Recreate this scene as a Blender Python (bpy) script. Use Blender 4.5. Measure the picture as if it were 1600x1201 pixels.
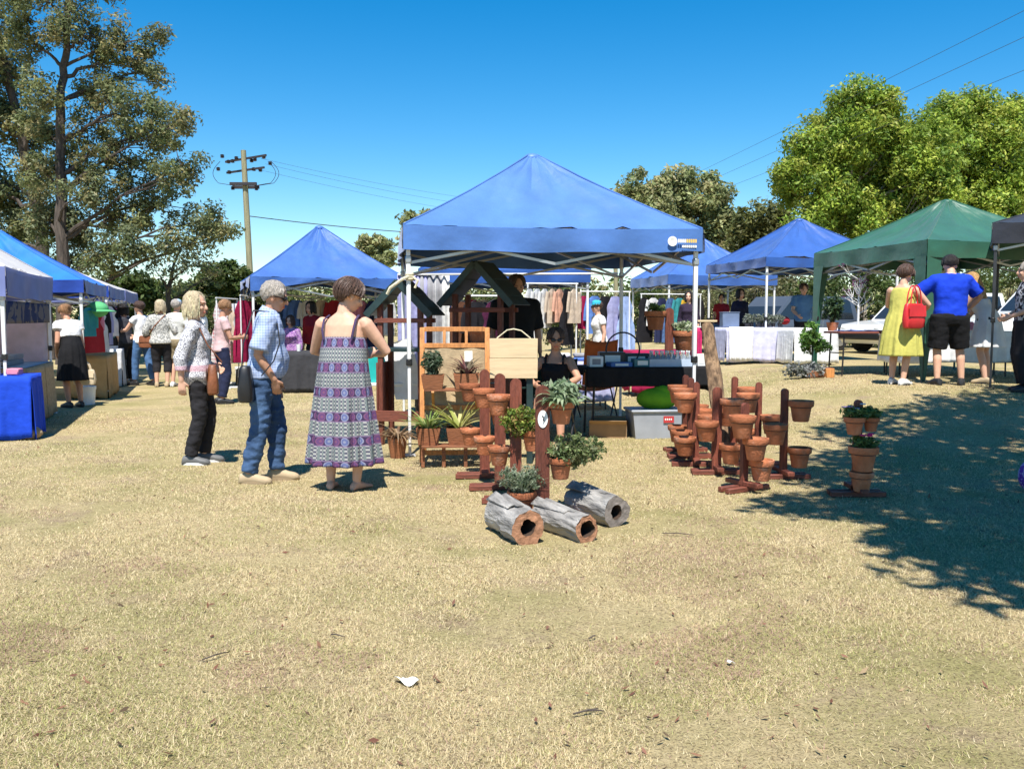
import bpy, bmesh, math, random
import numpy as np
from mathutils import Vector, Matrix, Euler, noise as mnoise

random.seed(7); np.random.seed(7)
R = math.radians
scene = bpy.context.scene
for o in list(bpy.data.objects): bpy.data.objects.remove(o)

# ---------------------------------------------------------------- camera
FPX, CX, CY, HOR, CAMH = 1400.0, 800.0, 600.5, 496.0, 1.37
PITCH = math.atan((CY - HOR) / FPX)
cd = bpy.data.cameras.new('camera'); cam = bpy.data.objects.new('camera', cd)
scene.collection.objects.link(cam); scene.camera = cam
cam.location = (0, 0, CAMH); cam.rotation_euler = (math.pi / 2 - PITCH, 0, 0)
cd.sensor_width = 36; cd.lens = 36 * FPX / 1600; cd.clip_start = 0.05; cd.clip_end = 6000
scene.render.resolution_x = 1024; scene.render.resolution_y = 768

# ---------------------------------------------------------------- world, sun, exposure
SUN_EL, SUN_AZ = R(62), R(176)          # azimuth of the sun, clockwise from +Y: behind the camera, a touch to the left
world = bpy.data.worlds.new('World'); scene.world = world; world.use_nodes = True
wn = world.node_tree.nodes; wl = world.node_tree.links
bg = wn['Background']; sky = wn.new('ShaderNodeTexSky'); sky.sky_type = 'NISHITA'
sky.sun_disc = False; sky.sun_elevation = SUN_EL; sky.sun_rotation = SUN_AZ + R(8)
sky.air_density = 1.0; sky.dust_density = 0.0; sky.ozone_density = 3.0; sky.altitude = 50
hsv = wn.new('ShaderNodeHueSaturation'); hsv.inputs['Saturation'].default_value = 1.48
hsv.inputs['Hue'].default_value = 0.496
wl.new(sky.outputs[0], hsv.inputs['Color']); wl.new(hsv.outputs[0], bg.inputs['Color'])
bg.inputs['Strength'].default_value = 0.1
sd = bpy.data.lights.new('sun', 'SUN'); sd.energy = 5.0; sd.angle = R(0.53); sd.color = (1, 0.955, 0.88)
sun = bpy.data.objects.new('sun', sd); scene.collection.objects.link(sun)
to_sun = Vector((math.sin(R(184)) * math.cos(SUN_EL), math.cos(R(184)) * math.cos(SUN_EL), math.sin(SUN_EL)))
sun.rotation_euler = to_sun.to_track_quat('Z', 'Y').to_euler(); sun.location = (0, -10, 30)
vs = scene.view_settings; vs.view_transform = 'Standard'; vs.look = 'None'; vs.exposure = 0.75; vs.gamma = 1

# ---------------------------------------------------------------- helpers
def sstep(a, b, x):
    t = np.clip((np.asarray(x, float) - a) / (b - a), 0, 1); return t * t * (3 - 2 * t)
def ground(x, y):
    x = np.asarray(x, float); y = np.asarray(y, float)
    r = 0.42 * sstep(1.2, 5.2, x) * sstep(8.2, 12.5, y)
    far = 0.10 * sstep(24, 60, y) * sstep(-20, 5, x)
    und = 0.012 * np.sin(x * 1.1 + 0.4) * np.sin(y * 0.9) + 0.006 * np.sin(x * 2.7 + y * 1.9)
    return r + far + und * sstep(1.0, 3.0, y)
def gz(x, y): return float(ground(x, y))
RC = Matrix.Rotation(math.pi / 2 - PITCH, 3, 'X')
def at(px, py, d):                      # world point on the line of sight of a pixel at distance y = d
    v = RC @ Vector(((px - CX) / FPX, (CY - py) / FPX, -1)); v *= d / v.y
    return Vector((v.x, v.y, v.z + CAMH))
def gx(px, d): return (px - CX) / FPX * d * 1.0
def gp(px, d):                          # ground point below pixel column px at distance d
    x = (px - CX) / (FPX * math.cos(PITCH)) * d * math.cos(PITCH) ** 2
    return Vector((x, d, gz(x, d)))
def feet(px, py):                       # ground point seen at a pixel
    d = 3.0
    while d < 200:
        p = at(px, py, d)
        if p.z <= gz(p.x, p.y): return Vector((p.x, p.y, gz(p.x, p.y)))
        d += 0.02
    return p

COL = scene.collection
def thing(name, label, cat, loc=(0, 0, 0), rz=0, group=None):
    o = bpy.data.objects.new(name, None); COL.objects.link(o); o.empty_display_size = 0.1
    o.location = loc; o.rotation_euler = (0, 0, rz); o['label'] = label; o['category'] = cat
    if group: o['group'] = group
    return o
def tag(o, label, cat, group=None, kind=None):
    o['label'] = label; o['category'] = cat
    if group: o['group'] = group
    if kind: o['kind'] = kind
    return o
def link(name, me, mat=None, parent=None, loc=None, rot=None):
    o = bpy.data.objects.new(name, me); COL.objects.link(o)
    if mat is not None:
        me.materials.clear(); me.materials.append(mat)
    if parent: o.parent = parent
    if loc is not None: o.location = loc
    if rot is not None: o.rotation_euler = rot
    return o
def copy_tree(o, parent=None):
    c = o.copy(); COL.objects.link(c); c.parent = parent
    for ch in [k for k in bpy.data.objects if k.parent == o]: copy_tree(ch, c)
    return c

class MB:
    def __init__(s): s.v = []; s.f = []
    def add(s, vs, fs):
        b = len(s.v); s.v += [tuple(v) for v in vs]; s.f += [tuple(i + b for i in f) for f in fs]
    def box(s, c, size, rot=(0, 0, 0), b=0.0):
        M = Euler(rot).to_matrix(); c = Vector(c); h = [x / 2 for x in size]
        b = min(b, min(h) * 0.6)
        if b <= 0:
            P = [Vector((sx * h[0], sy * h[1], sz * h[2])) for sx in (-1, 1) for sy in (-1, 1) for sz in (-1, 1)]
            F = [(0, 1, 3, 2), (4, 6, 7, 5), (0, 4, 5, 1), (2, 3, 7, 6), (0, 2, 6, 4), (1, 5, 7, 3)]
            s.add([M @ p + c for p in P], F); return
        P = []; idx = {}
        for sx in (-1, 1):
            for sy in (-1, 1):
                for sz in (-1, 1):
                    sg = (sx, sy, sz)
                    for a in range(3):
                        p = [sg[k] * (h[k] if k == a else h[k] - b) for k in range(3)]
                        idx[(sg, a)] = len(P); P.append(M @ Vector(p) + c)
        F = []
        for a in range(3):
            o1, o2 = [(1, 2), (2, 0), (0, 1)][a]
            for sgn in (-1, 1):
                q = []
                for s1, s2 in ((-1, -1), (1, -1), (1, 1), (-1, 1)):
                    g = [0, 0, 0]; g[a] = sgn; g[o1] = s1; g[o2] = s2; q.append(idx[(tuple(g), a)])
                F.append(tuple(q if sgn > 0 else q[::-1]))
            for s1 in (-1, 1):
                for s2 in (-1, 1):
                    g0 = [0, 0, 0]; g1 = [0, 0, 0]
                    g0[a] = -1; g1[a] = 1; g0[o1] = g1[o1] = s1; g0[o2] = g1[o2] = s2
                    F.append((idx[(tuple(g0), o1)], idx[(tuple(g1), o1)], idx[(tuple(g1), o2)], idx[(tuple(g0), o2)]))
        for sx in (-1, 1):
            for sy in (-1, 1):
                for sz in (-1, 1): F.append(tuple(idx[((sx, sy, sz), a)] for a in range(3)))
        s.add(P, F)
    def beam(s, p0, p1, w, h=None, b=0.0, up=(0, 0, 1)):
        p0 = Vector(p0); p1 = Vector(p1); h = h or w; d = (p1 - p0); L = d.length; d.normalize()
        up = Vector(up)
        if abs(d.dot(up)) > 0.98: up = Vector((0, 1, 0))
        x = d.cross(up).normalized(); z = x.cross(d)
        M = Matrix((x, d, z)).transposed()
        s.box((p0 + p1) / 2, (w, L, h), M.to_euler(), b)
    def tube(s, pts, rad, n=8, cap=True, flat=1.0):
        pts = [Vector(p) for p in pts]
        if not hasattr(rad, '__len__'): rad = [rad] * len(pts)
        rings = []; u = None
        for i, p in enumerate(pts):
            t = (pts[min(i + 1, len(pts) - 1)] - pts[max(i - 1, 0)])
            if t.length < 1e-9: t = Vector((0, 0, 1))
            t.normalize()
            if u is None:
                u = t.cross(Vector((0.13, 0.97, 0.2)))
                if u.length < 0.1: u = t.cross(Vector((1, 0, 0)))
            u = (u - t * u.dot(t)).normalized(); w = t.cross(u)
            rings.append([p + (u * math.cos(2 * math.pi * k / n) + w * flat * math.sin(2 * math.pi * k / n)) * rad[i] for k in range(n)])
        s.loft(rings, cap)
    def capsule(s, pts, rad, n=10):            # round ended tapered limb
        pts = [Vector(p) for p in pts]; rad = list(rad)
        d0 = (pts[0] - pts[1]).normalized(); d1 = (pts[-1] - pts[-2]).normalized()
        A = [(pts[0] + d0 * rad[0] * c, rad[0] * q) for c, q in ((0.97, 0.25), (0.75, 0.66))]
        B = [(pts[-1] + d1 * rad[-1] * c, rad[-1] * q) for c, q in ((0.75, 0.66), (0.97, 0.25))]
        P = [a for a, _ in A] + pts + [a for a, _ in B]; r = [q for _, q in A] + rad + [q for _, q in B]
        s.tube(P, r, n)
    def loft(s, rings, cap=True, closed=True):
        n = len(rings[0]); V = [p for r in rings for p in r]; F = []
        for i in range(len(rings) - 1):
            for k in range(n if closed else n - 1):
                k2 = (k + 1) % n
                F.append((i * n + k, i * n + k2, (i + 1) * n + k2, (i + 1) * n + k))
        if cap:
            F.append(tuple(range(n))[::-1]); F.append(tuple((len(rings) - 1) * n + k for k in range(n)))
        s.add(V, F)
    def ell(s, c, r, M=None, nu=14, nv=9):
        c = Vector(c); M = M or Matrix.Identity(3); V = []; F = []
        V.append(M @ Vector((0, 0, -r[2])) + c)
        for j in range(1, nv):
            ph = -math.pi / 2 + math.pi * j / nv
            for i in range(nu):
                th = 2 * math.pi * i / nu
                V.append(M @ Vector((r[0] * math.cos(ph) * math.cos(th), r[1] * math.cos(ph) * math.sin(th), r[2] * math.sin(ph))) + c)
        V.append(M @ Vector((0, 0, r[2])) + c); T = len(V) - 1
        for i in range(nu):
            F.append((0, 1 + (i + 1) % nu, 1 + i)); b = 1 + (nv - 2) * nu; F.append((T, b + i, b + (i + 1) % nu))
        for j in range(nv - 2):
            for i in range(nu):
                a = 1 + j * nu; F.append((a + i, a + (i + 1) % nu, a + nu + (i + 1) % nu, a + nu + i))
        s.add(V, F)
    def lathe(s, prof, n=20, c=(0, 0, 0), cap=True):
        c = Vector(c)
        s.loft([[c + Vector((r * math.cos(2 * math.pi * k / n), r * math.sin(2 * math.pi * k / n), z)) for k in range(n)] for r, z in prof], cap)
    def grid(s, fn, nu, nv, closed_u=False):
        V = [fn(i / (nu if closed_u else nu - 1), j / (nv - 1)) for j in range(nv) for i in range(nu)]; F = []
        for j in range(nv - 1):
            for i in range(nu if closed_u else nu - 1):
                i2 = (i + 1) % nu; F.append((j * nu + i, j * nu + i2, (j + 1) * nu + i2, (j + 1) * nu + i))
        s.add(V, F)
    def xform(s, M): s.v = [tuple(M @ Vector(v)) for v in s.v]; return s
    def mesh(s, smooth=True, recalc=True):
        me = bpy.data.meshes.new('m'); me.from_pydata(s.v, [], s.f)
        if recalc:
            bm = bmesh.new(); bm.from_mesh(me); bmesh.ops.recalc_face_normals(bm, faces=bm.faces); bm.to_mesh(me); bm.free()
        if smooth:
            me.polygons.foreach_set('use_smooth', [True] * len(me.polygons))
            try: me.set_sharp_from_angle(angle=R(38))
            except Exception: pass
        me.update(); return me
    def build(s, name, mat, parent=None, smooth=True, loc=None, rot=None):
        me = s.mesh(smooth); me.name = name
        return link(name, me, mat, parent, loc, rot)

TMP = bpy.data.scenes.new('workshop')
def remeshed(mb, voxel, smooth=3, wrinkle=None, seed=0):
    me = mb.mesh(False)
    o = bpy.data.objects.new('tmp', me); TMP.collection.objects.link(o)
    m = o.modifiers.new('r', 'REMESH'); m.mode = 'VOXEL'; m.voxel_size = voxel; m.adaptivity = 0
    if smooth:
        q = o.modifiers.new('s', 'SMOOTH'); q.factor = 0.5; q.iterations = smooth
    vl = TMP.view_layers[0]; vl.update(); dg = vl.depsgraph
    out = bpy.data.meshes.new_from_object(o.evaluated_get(dg), depsgraph=dg)
    bpy.data.objects.remove(o); bpy.data.meshes.remove(me)
    if wrinkle:
        amp, fx, fz = wrinkle; off = Vector((seed * 3.1, seed * 1.7, seed))
        n = len(out.vertices); co = np.empty(n * 3, np.float32); nr = np.empty(n * 3, np.float32)
        out.vertices.foreach_get('co', co); out.vertices.foreach_get('normal', nr); co = co.reshape(-1, 3); nr = nr.reshape(-1, 3)
        Q = co * np.array([fx, fx, fz]) + np.array(off); nf = mnoise.noise
        h = np.array([nf(q) + 0.5 * nf((q[0] * 2.1, q[1] * 2.1, q[2] * 2.1)) for q in Q.tolist()], np.float32)
        co += nr * (amp * h)[:, None]; out.vertices.foreach_set('co', co.ravel())
    out.polygons.foreach_set('use_smooth', [True] * len(out.polygons)); out.update()
    return out

def np_mesh(name, verts, faces, cols=None, mat=None, smooth=False):
    verts = np.ascontiguousarray(verts, dtype=np.float32); faces = np.ascontiguousarray(faces, dtype=np.int32)
    me = bpy.data.meshes.new(name); k = faces.shape[1]
    me.vertices.add(len(verts)); me.vertices.foreach_set('co', verts.ravel())
    me.loops.add(faces.size); me.loops.foreach_set('vertex_index', faces.ravel())
    me.polygons.add(len(faces)); me.polygons.foreach_set('loop_start', np.arange(0, faces.size, k, dtype=np.int32))
    if smooth: me.polygons.foreach_set('use_smooth', np.ones(len(faces), dtype=bool))
    me.update(calc_edges=True)
    if cols is not None:
        a = me.color_attributes.new('Col', 'FLOAT_COLOR', 'POINT')
        c = np.ones((len(verts), 4), np.float32); c[:, :3] = cols; a.data.foreach_set('color', c.ravel())
    if mat: me.materials.append(mat)
    return me

# ---------------------------------------------------------------- materials
MATS = {}
def mat(name, col, rough=0.7, var=0.12, scale=6.0, bump=0.0, bscale=40.0, metal=0.0, spec=0.5, stretch=(1, 1, 1), col2=None, attr=False, trans=0.0, alpha=None, sheen=0.0, coat=0.0, orand=0.0, chalk=0.0):
    if name in MATS: return MATS[name]
    m = bpy.data.materials.new(name); m.use_nodes = True; MATS[name] = m
    nt = m.node_tree; n = nt.nodes; l = nt.links; b = n['Principled BSDF']
    b.inputs['Roughness'].default_value = rough; b.inputs['Metallic'].default_value = metal
    b.inputs['Specular IOR Level'].default_value = spec
    tc = n.new('ShaderNodeTexCoord'); mp = n.new('ShaderNodeMapping'); mp.inputs['Scale'].default_value = stretch
    l.new(tc.outputs['Object'], mp.inputs['Vector'])
    nz = n.new('ShaderNodeTexNoise'); nz.inputs['Scale'].default_value = scale; nz.inputs['Detail'].default_value = 5
    l.new(mp.outputs[0], nz.inputs['Vector'])
    rp = n.new('ShaderNodeValToRGB'); rp.color_ramp.elements[0].position = 0.3; rp.color_ramp.elements[1].position = 0.7
    c2 = col2 or tuple(min(1, c * (1 + var)) for c in col); c1 = tuple(c * (1 - var) for c in col)
    rp.color_ramp.elements[0].color = (*c1, 1); rp.color_ramp.elements[1].color = (*c2, 1)
    l.new(nz.outputs['Fac'], rp.inputs[0]); out = rp.outputs[0]
    if attr:
        at_ = n.new('ShaderNodeAttribute'); at_.attribute_name = 'Col'
        mx = n.new('ShaderNodeMix'); mx.data_type = 'RGBA'; mx.blend_type = 'MULTIPLY'; mx.inputs[0].default_value = 1
        l.new(out, mx.inputs[6]); l.new(at_.outputs['Color'], mx.inputs[7]); out = mx.outputs[2]
    if chalk:
        n2 = n.new('ShaderNodeTexNoise'); n2.inputs['Scale'].default_value = 5.5; n2.inputs['Detail'].default_value = 8; n2.inputs['Roughness'].default_value = 0.7
        oi2 = n.new('ShaderNodeObjectInfo'); ad = n.new('ShaderNodeVectorMath'); ad.operation = 'ADD'; l.new(mp.outputs[0], ad.inputs[0]); l.new(oi2.outputs['Location'], ad.inputs[1]); l.new(ad.outputs[0], n2.inputs['Vector'])
        r2 = n.new('ShaderNodeValToRGB'); r2.color_ramp.elements[0].position = 0.56; r2.color_ramp.elements[1].position = 0.72; r2.color_ramp.elements[1].color = (chalk, chalk, chalk, 1); l.new(n2.outputs['Fac'], r2.inputs[0])
        mc = n.new('ShaderNodeMix'); mc.data_type = 'RGBA'; l.new(r2.outputs[0], mc.inputs[0]); l.new(out, mc.inputs[6]); mc.inputs[7].default_value = (0.62, 0.42, 0.32, 1); out = mc.outputs[2]
    if orand:
        oi = n.new('ShaderNodeObjectInfo'); mr = n.new('ShaderNodeMapRange'); mr.inputs['To Min'].default_value = 1 - orand; mr.inputs['To Max'].default_value = 1 + orand * 0.7; l.new(oi.outputs['Random'], mr.inputs['Value'])
        hv = n.new('ShaderNodeHueSaturation'); l.new(mr.outputs[0], hv.inputs['Value']); l.new(out, hv.inputs['Color']); out = hv.outputs[0]
    l.new(out, b.inputs['Base Color'])
    if bump:
        nb = n.new('ShaderNodeTexNoise'); nb.inputs['Scale'].default_value = bscale; nb.inputs['Detail'].default_value = 4
        l.new(mp.outputs[0], nb.inputs['Vector'])
        bp = n.new('ShaderNodeBump'); bp.inputs['Strength'].default_value = min(1, bump); bp.inputs['Distance'].default_value = 0.02
        l.new(nb.outputs['Fac'], bp.inputs['Height']); l.new(bp.outputs[0], b.inputs['Normal'])
    if trans:
        tr = n.new('ShaderNodeBsdfTranslucent'); l.new(out, tr.inputs['Color'])
        ms = n.new('ShaderNodeMixShader'); ms.inputs[0].default_value = trans
        l.new(b.outputs[0], ms.inputs[1]); l.new(tr.outputs[0], ms.inputs[2]); l.new(ms.outputs[0], n['Material Output'].inputs['Surface'])
    if alpha is not None: b.inputs['Alpha'].default_value = alpha
    if sheen: b.inputs['Sheen Weight'].default_value = sheen
    if coat: b.inputs['Coat Weight'].default_value = coat
    return m
def cloth(name, col, **k):
    k.setdefault('rough', 0.85); k.setdefault('bump', 0.55); k.setdefault('bscale', 11); k.setdefault('spec', 0.2); k.setdefault('trans', 0.0)
    return mat('cloth_' + name, col, **k)
M_STEEL = mat('white_powder_coat', (0.74, 0.74, 0.73), 0.4, 0.06)
M_GREYSTEEL = mat('grey_steel', (0.42, 0.43, 0.44), 0.35, 0.1, metal=0.6)
M_BLACKSTEEL = mat('black_steel', (0.02, 0.02, 0.022), 0.45)
M_TERRA = mat('terracotta', (0.52, 0.165, 0.07), 0.85, 0.2, 9, 0.35, 60, col2=(0.60, 0.23, 0.115), spec=0.25, orand=0.22, chalk=0.6)
M_SOIL = mat('potting_soil', (0.035, 0.024, 0.016), 0.95, 0.5, 50, 1, 90)
M_REDWOOD = mat('red_stained_wood', (0.17, 0.046, 0.026), 0.6, 0.35, 14, 0.45, 30, stretch=(6, 6, 0.7), orand=0.3)
M_REDWOOD_X = mat('red_stained_wood_across', (0.17, 0.048, 0.028), 0.6, 0.35, 14, 0.3, 30, stretch=(0.7, 6, 6))
M_ORWOOD = mat('orange_stained_wood', (0.55, 0.23, 0.07), 0.6, 0.25, 12, 0.25, 30, stretch=(5, 5, 0.8), orand=0.15)
M_BOXWOOD = mat('planter_box_wood', (0.27, 0.10, 0.042), 0.65, 0.3, 12, 0.3, 30, stretch=(1, 1, 6), orand=0.2)
M_PLY = mat('pale_plywood', (0.66, 0.50, 0.30), 0.6, 0.1, 7, 0.1, 30, stretch=(0.6, 4, 6))
M_HESSIAN = mat('hessian', (0.42, 0.31, 0.18), 0.95, 0.2, 20, 0.6, 160)
M_DKGREEN = mat('dark_green_paint', (0.016, 0.036, 0.036), 0.45, 0.25, 10)
M_WHITEPL = mat('white_plastic', (0.78, 0.78, 0.76), 0.45, 0.05)
M_BLACKCLOTH = cloth('black_table', (0.012, 0.012, 0.014))
M_DARKPL = mat('black_plastic', (0.015, 0.015, 0.016), 0.4)
M_RUBBER = mat('rubber', (0.02, 0.02, 0.02), 0.8)
M_PAPER = mat('paper', (0.8, 0.79, 0.74), 0.8, 0.05)
M_ROPE = mat('rope', (0.6, 0.54, 0.38), 0.9, 0.2, 40)
M_CARD = mat('cardboard', (0.34, 0.21, 0.11), 0.9, 0.12, 8)
M_LEATHER = mat('brown_leather', (0.22, 0.075, 0.03), 0.5, 0.2, 12, 0.2, 60)
M_LEAF = mat('leaf_green', (1, 1, 1), 0.5, 0.12, 30, attr=True, trans=0.4, spec=0.3)
M_BARK = mat('bark_dark', (0.075, 0.058, 0.047), 0.95, 0.45, 5, 1, 14, stretch=(3, 3, 0.6))
M_BARKPALE = mat('bark_pale', (0.30, 0.26, 0.21), 0.9, 0.35, 4, 0.6, 14, stretch=(3, 3, 0.6))
# ================================================================ ground
def make_ground():
    ys = np.concatenate([np.linspace(-30, 0, 16)[:-1], np.linspace(0, 30, 151)[:-1], np.geomspace(30, 3000, 40)])
    xs = np.concatenate([-np.geomspace(18, 3000, 36)[::-1], np.linspace(-18, 18, 145)[1:-1], np.geomspace(18, 3000, 36)])
    X, Y = np.meshgrid(xs, ys); Z = ground(X, Y)
    V = np.stack([X, Y, Z], -1).reshape(-1, 3); nx = len(xs); ny = len(ys)
    i = np.arange(nx * ny).reshape(ny, nx)
    F = np.stack([i[:-1, :-1], i[:-1, 1:], i[1:, 1:], i[1:, :-1]], -1).reshape(-1, 4)
    m = bpy.data.materials.new('dry_lawn'); m.use_nodes = True; nt = m.node_tree; n = nt.nodes; l = nt.links; b = n['Principled BSDF']
    b.inputs['Roughness'].default_value = 0.95; b.inputs['Specular IOR Level'].default_value = 0.1
    tc = n.new('ShaderNodeTexCoord')
    def nz(sc, det=6, rough=0.6, st=(1, 1, 1)):
        mp = n.new('ShaderNodeMapping'); mp.inputs['Scale'].default_value = st; l.new(tc.outputs['Object'], mp.inputs[0])
        t = n.new('ShaderNodeTexNoise'); t.inputs['Scale'].default_value = sc; t.inputs['Detail'].default_value = det; t.inputs['Roughness'].default_value = rough
        l.new(mp.outputs[0], t.inputs['Vector']); return t.outputs['Fac']
    def ramp(src, a, bb, ca, cb):
        r = n.new('ShaderNodeValToRGB'); r.color_ramp.elements[0].position = a; r.color_ramp.elements[1].position = bb
        r.color_ramp.elements[0].color = (*ca, 1); r.color_ramp.elements[1].color = (*cb, 1); l.new(src, r.inputs[0]); return r.outputs[0]
    def mix(f, a, c, mode='MIX'):
        x = n.new('ShaderNodeMix'); x.data_type = 'RGBA'; x.blend_type = mode
        if isinstance(f, float): x.inputs[0].default_value = f
        else: l.new(f, x.inputs[0])
        for s, v in ((6, a), (7, c)):
            if isinstance(v, tuple): x.inputs[s].default_value = (*v, 1)
            else: l.new(v, x.inputs[s])
        return x.outputs[2]
    straw = ramp(nz(22, 8, 0.75), 0.3, 0.72, (0.34, 0.27, 0.135), (0.60, 0.485, 0.27))
    green = ramp(nz(35, 6, 0.7), 0.3, 0.7, (0.17, 0.17, 0.055), (0.34, 0.31, 0.12))
    earth = ramp(nz(30, 6, 0.7), 0.3, 0.7, (0.22, 0.15, 0.105), (0.42, 0.31, 0.22))
    c = mix(ramp(nz(0.9, 5, 0.65), 0.44, 0.66, (0, 0, 0), (0.75, 0.75, 0.75)), straw, green)
    c = mix(ramp(nz(1.7, 6, 0.7), 0.53, 0.70, (0, 0, 0), (0.8, 0.8, 0.8)), c, earth)
    c = mix(ramp(nz(95, 3, 0.6), 0.36, 0.5, (0.75, 0.75, 0.75), (0, 0, 0)), c, (0.13, 0.095, 0.055))
    l.new(c, b.inputs['Base Color'])
    bp = n.new('ShaderNodeBump'); bp.inputs['Strength'].default_value = 0.9; bp.inputs['Distance'].default_value = 0.02
    l.new(nz(60, 6, 0.75), bp.inputs['Height']); l.new(bp.outputs[0], b.inputs['Normal'])
    o = link('ground', np_mesh('ground', V, F, None, m, True)); o['kind'] = 'structure'; o['label'] = 'dry straw coloured lawn of the market ground'
make_ground()

def wave(x, y, seed, f0):
    r = np.random.RandomState(seed); s = np.zeros_like(x)
    for k in range(14):
        a = r.uniform(0, 2 * np.pi); f = f0 * r.uniform(0.5, 2.4); s += np.sin((x * np.cos(a) + y * np.sin(a)) * f + r.uniform(0, 6.28)) / (0.6 + 0.3 * f / f0)
    return s / 5.0
def make_grass(N=1000000):
    r = np.random.RandomState(3)
    d = 2.2 * np.exp(r.rand(N) ** 0.92 * math.log(17 / 2.2)); x = (r.rand(N) * 2 - 1) * (0.60 * d + 0.5)
    keep = ~((x < -5.4) & (d > 13)); x = x[keep]; d = d[keep]; n = len(x)
    bare = (wave(x, d, 21, 1.9) + 0.6 * wave(x, d, 22, 5.5)); kp = r.rand(n) > np.clip((bare - 0.38) * 1.8, 0, 0.88); x = x[kp]; d = d[kp]; n = len(x)
    clump = wave(x, d, 11, 9.0)
    L = r.uniform(0.008, 0.030, n) * (1 + 0.25 * clump); up = np.abs(r.normal(0.26, 0.28, n)).clip(0.02, 1.0)
    w = r.uniform(0.0007, 0.0018, n) * (0.8 + d * 0.17); L *= (0.9 + d * 0.035); a = r.rand(n) * 2 * np.pi
    z = ground(x, d)
    base = np.stack([x, d, z - 0.002], -1); dirx = np.stack([np.cos(a), np.sin(a), 0 * a], -1); side = np.stack([-np.sin(a), np.cos(a), 0 * a], -1)
    tip = base + dirx * (L * np.cos(up))[:, None] + np.array([0, 0, 1.0]) * (L * np.sin(up) + 0.003)[:, None]
    V = np.stack([base - side * w[:, None], base + side * w[:, None], tip], 1).reshape(-1, 3)
    F = np.arange(3 * n).reshape(n, 3)
    straw = np.array([0.60, 0.475, 0.255]); pale = np.array([0.78, 0.67, 0.43]); green = np.array([0.34, 0.33, 0.13]); brown = np.array([0.34, 0.22, 0.17]); dark = np.array([0.15, 0.11, 0.06])
    g = wave(x, d, 5, 1.6) + 0.5 * wave(x, d, 6, 6); e = wave(x, d, 8, 2.3) + 0.4 * wave(x, d, 9, 8)
    k = r.rand(n)[:, None]; C = straw * (1 - k) + pale * k
    pg = (0.08 + 0.26 * (g > 0.4) + 0.07 * g).clip(0.03, 0.45); pe = (0.08 + 0.42 * (e > 0.65)).clip(0, 0.6); u = r.rand(n)
    C[u < pg] = green * r.uniform(0.8, 1.6, (np.sum(u < pg), 1)); q = (u > 1 - pe); C[q] = brown * r.uniform(0.8, 1.7, (q.sum(), 1))
    q = (u > 0.47) & (u < 0.54); C[q] = dark
    m = mat('dry_grass_blades', (1, 1, 1), 0.75, 0.05, 3, attr=True, trans=0.35, spec=0.15)
    o = link('grass', np_mesh('grass', V, F, np.repeat(C, 3, 0), m)); tag(o, 'short dry lawn grass, straw and green blades', 'grass', kind='stuff')
make_grass()
def leaf_litter(n=900):
    r = np.random.RandomState(17); d = 2.4 * np.exp(r.rand(n) * math.log(11 / 2.4)); x = (r.rand(n) * 2 - 1) * (0.6 * d + 0.4); z = ground(x, d) + r.uniform(.006, .02, n)
    a = r.rand(n) * 6.28; L = r.uniform(.006, .022, n); w = L * r.uniform(.2, .45, n); u = np.stack([np.cos(a), np.sin(a), r.normal(0, .35, n)], -1); s = np.stack([-np.sin(a), np.cos(a), r.normal(0, .35, n)], -1); c = np.stack([x, d, z], -1)
    V = np.stack([c - u * L[:, None], c + s * w[:, None], c + u * L[:, None], c - s * w[:, None] - np.array([0, 0, .003])], 1).reshape(-1, 3)
    pal = np.array([(.20, .09, .06), (.30, .16, .10), (.12, .08, .05), (.42, .30, .18), (.26, .13, .09)]); C = pal[r.randint(0, 5, n)] * r.uniform(.7, 1.3, (n, 1))
    o = link('leaf_litter', np_mesh('leaf_litter', V, np.arange(4 * n).reshape(n, 4), np.repeat(C, 4, 0), MATS['dry_grass_blades'])); tag(o, 'scattered dead leaves and crumbs over the lawn', 'leaf litter', kind='stuff')
leaf_litter()

# ================================================================ trees
def leaves_mesh(name, C, rad, per, leaf, palette, parent, flat=0.6, seed=1, outward=None, mat_=None):
    r = np.random.RandomState(seed); C = np.asarray(C); K = len(C); n = K * per
    ci = np.repeat(np.arange(K), per); rad = np.broadcast_to(np.asarray(rad, float), (K,))
    dirs = r.normal(size=(n, 3)); dirs /= np.linalg.norm(dirs, axis=1)[:, None]
    rr = rad[ci] * r.rand(n) ** 0.45; P = C[ci] + dirs * rr[:, None] * np.array([1, 1, flat])
    N = dirs * 0.7 + r.normal(size=(n, 3)) * 0.6 + np.array([0, 0, 0.45]); N /= np.linalg.norm(N, axis=1)[:, None]
    T = np.cross(N, r.normal(size=(n, 3))); T /= np.linalg.norm(T, axis=1)[:, None] + 1e-9; B = np.cross(N, T)
    s = leaf * r.uniform(0.55, 1.3, n)[:, None]
    V = np.stack([P - T * s, P + B * s * 0.42 + N * s * 0.1, P + T * s, P - B * s * 0.42 + N * s * 0.1], 1).reshape(-1, 3)
    pal = np.array(palette); ck = r.randint(0, len(pal), K); tone = r.uniform(0.75, 1.25, K)
    lk = np.where(r.rand(n) < 0.65, ck[ci], r.randint(0, len(pal), n)); col = pal[lk] * (tone[ci] * r.uniform(0.75, 1.25, n))[:, None]
    o = link(name, np_mesh(name, V, np.arange(4 * n).reshape(n, 4), np.repeat(col, 4, 0), mat_ or M_LEAF), None, parent); return o
def bez(a, b, c, n): return [a * (1 - t) ** 2 + b * 2 * t * (1 - t) + c * t * t for t in [i / (n - 1) for i in range(n)]]
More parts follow.
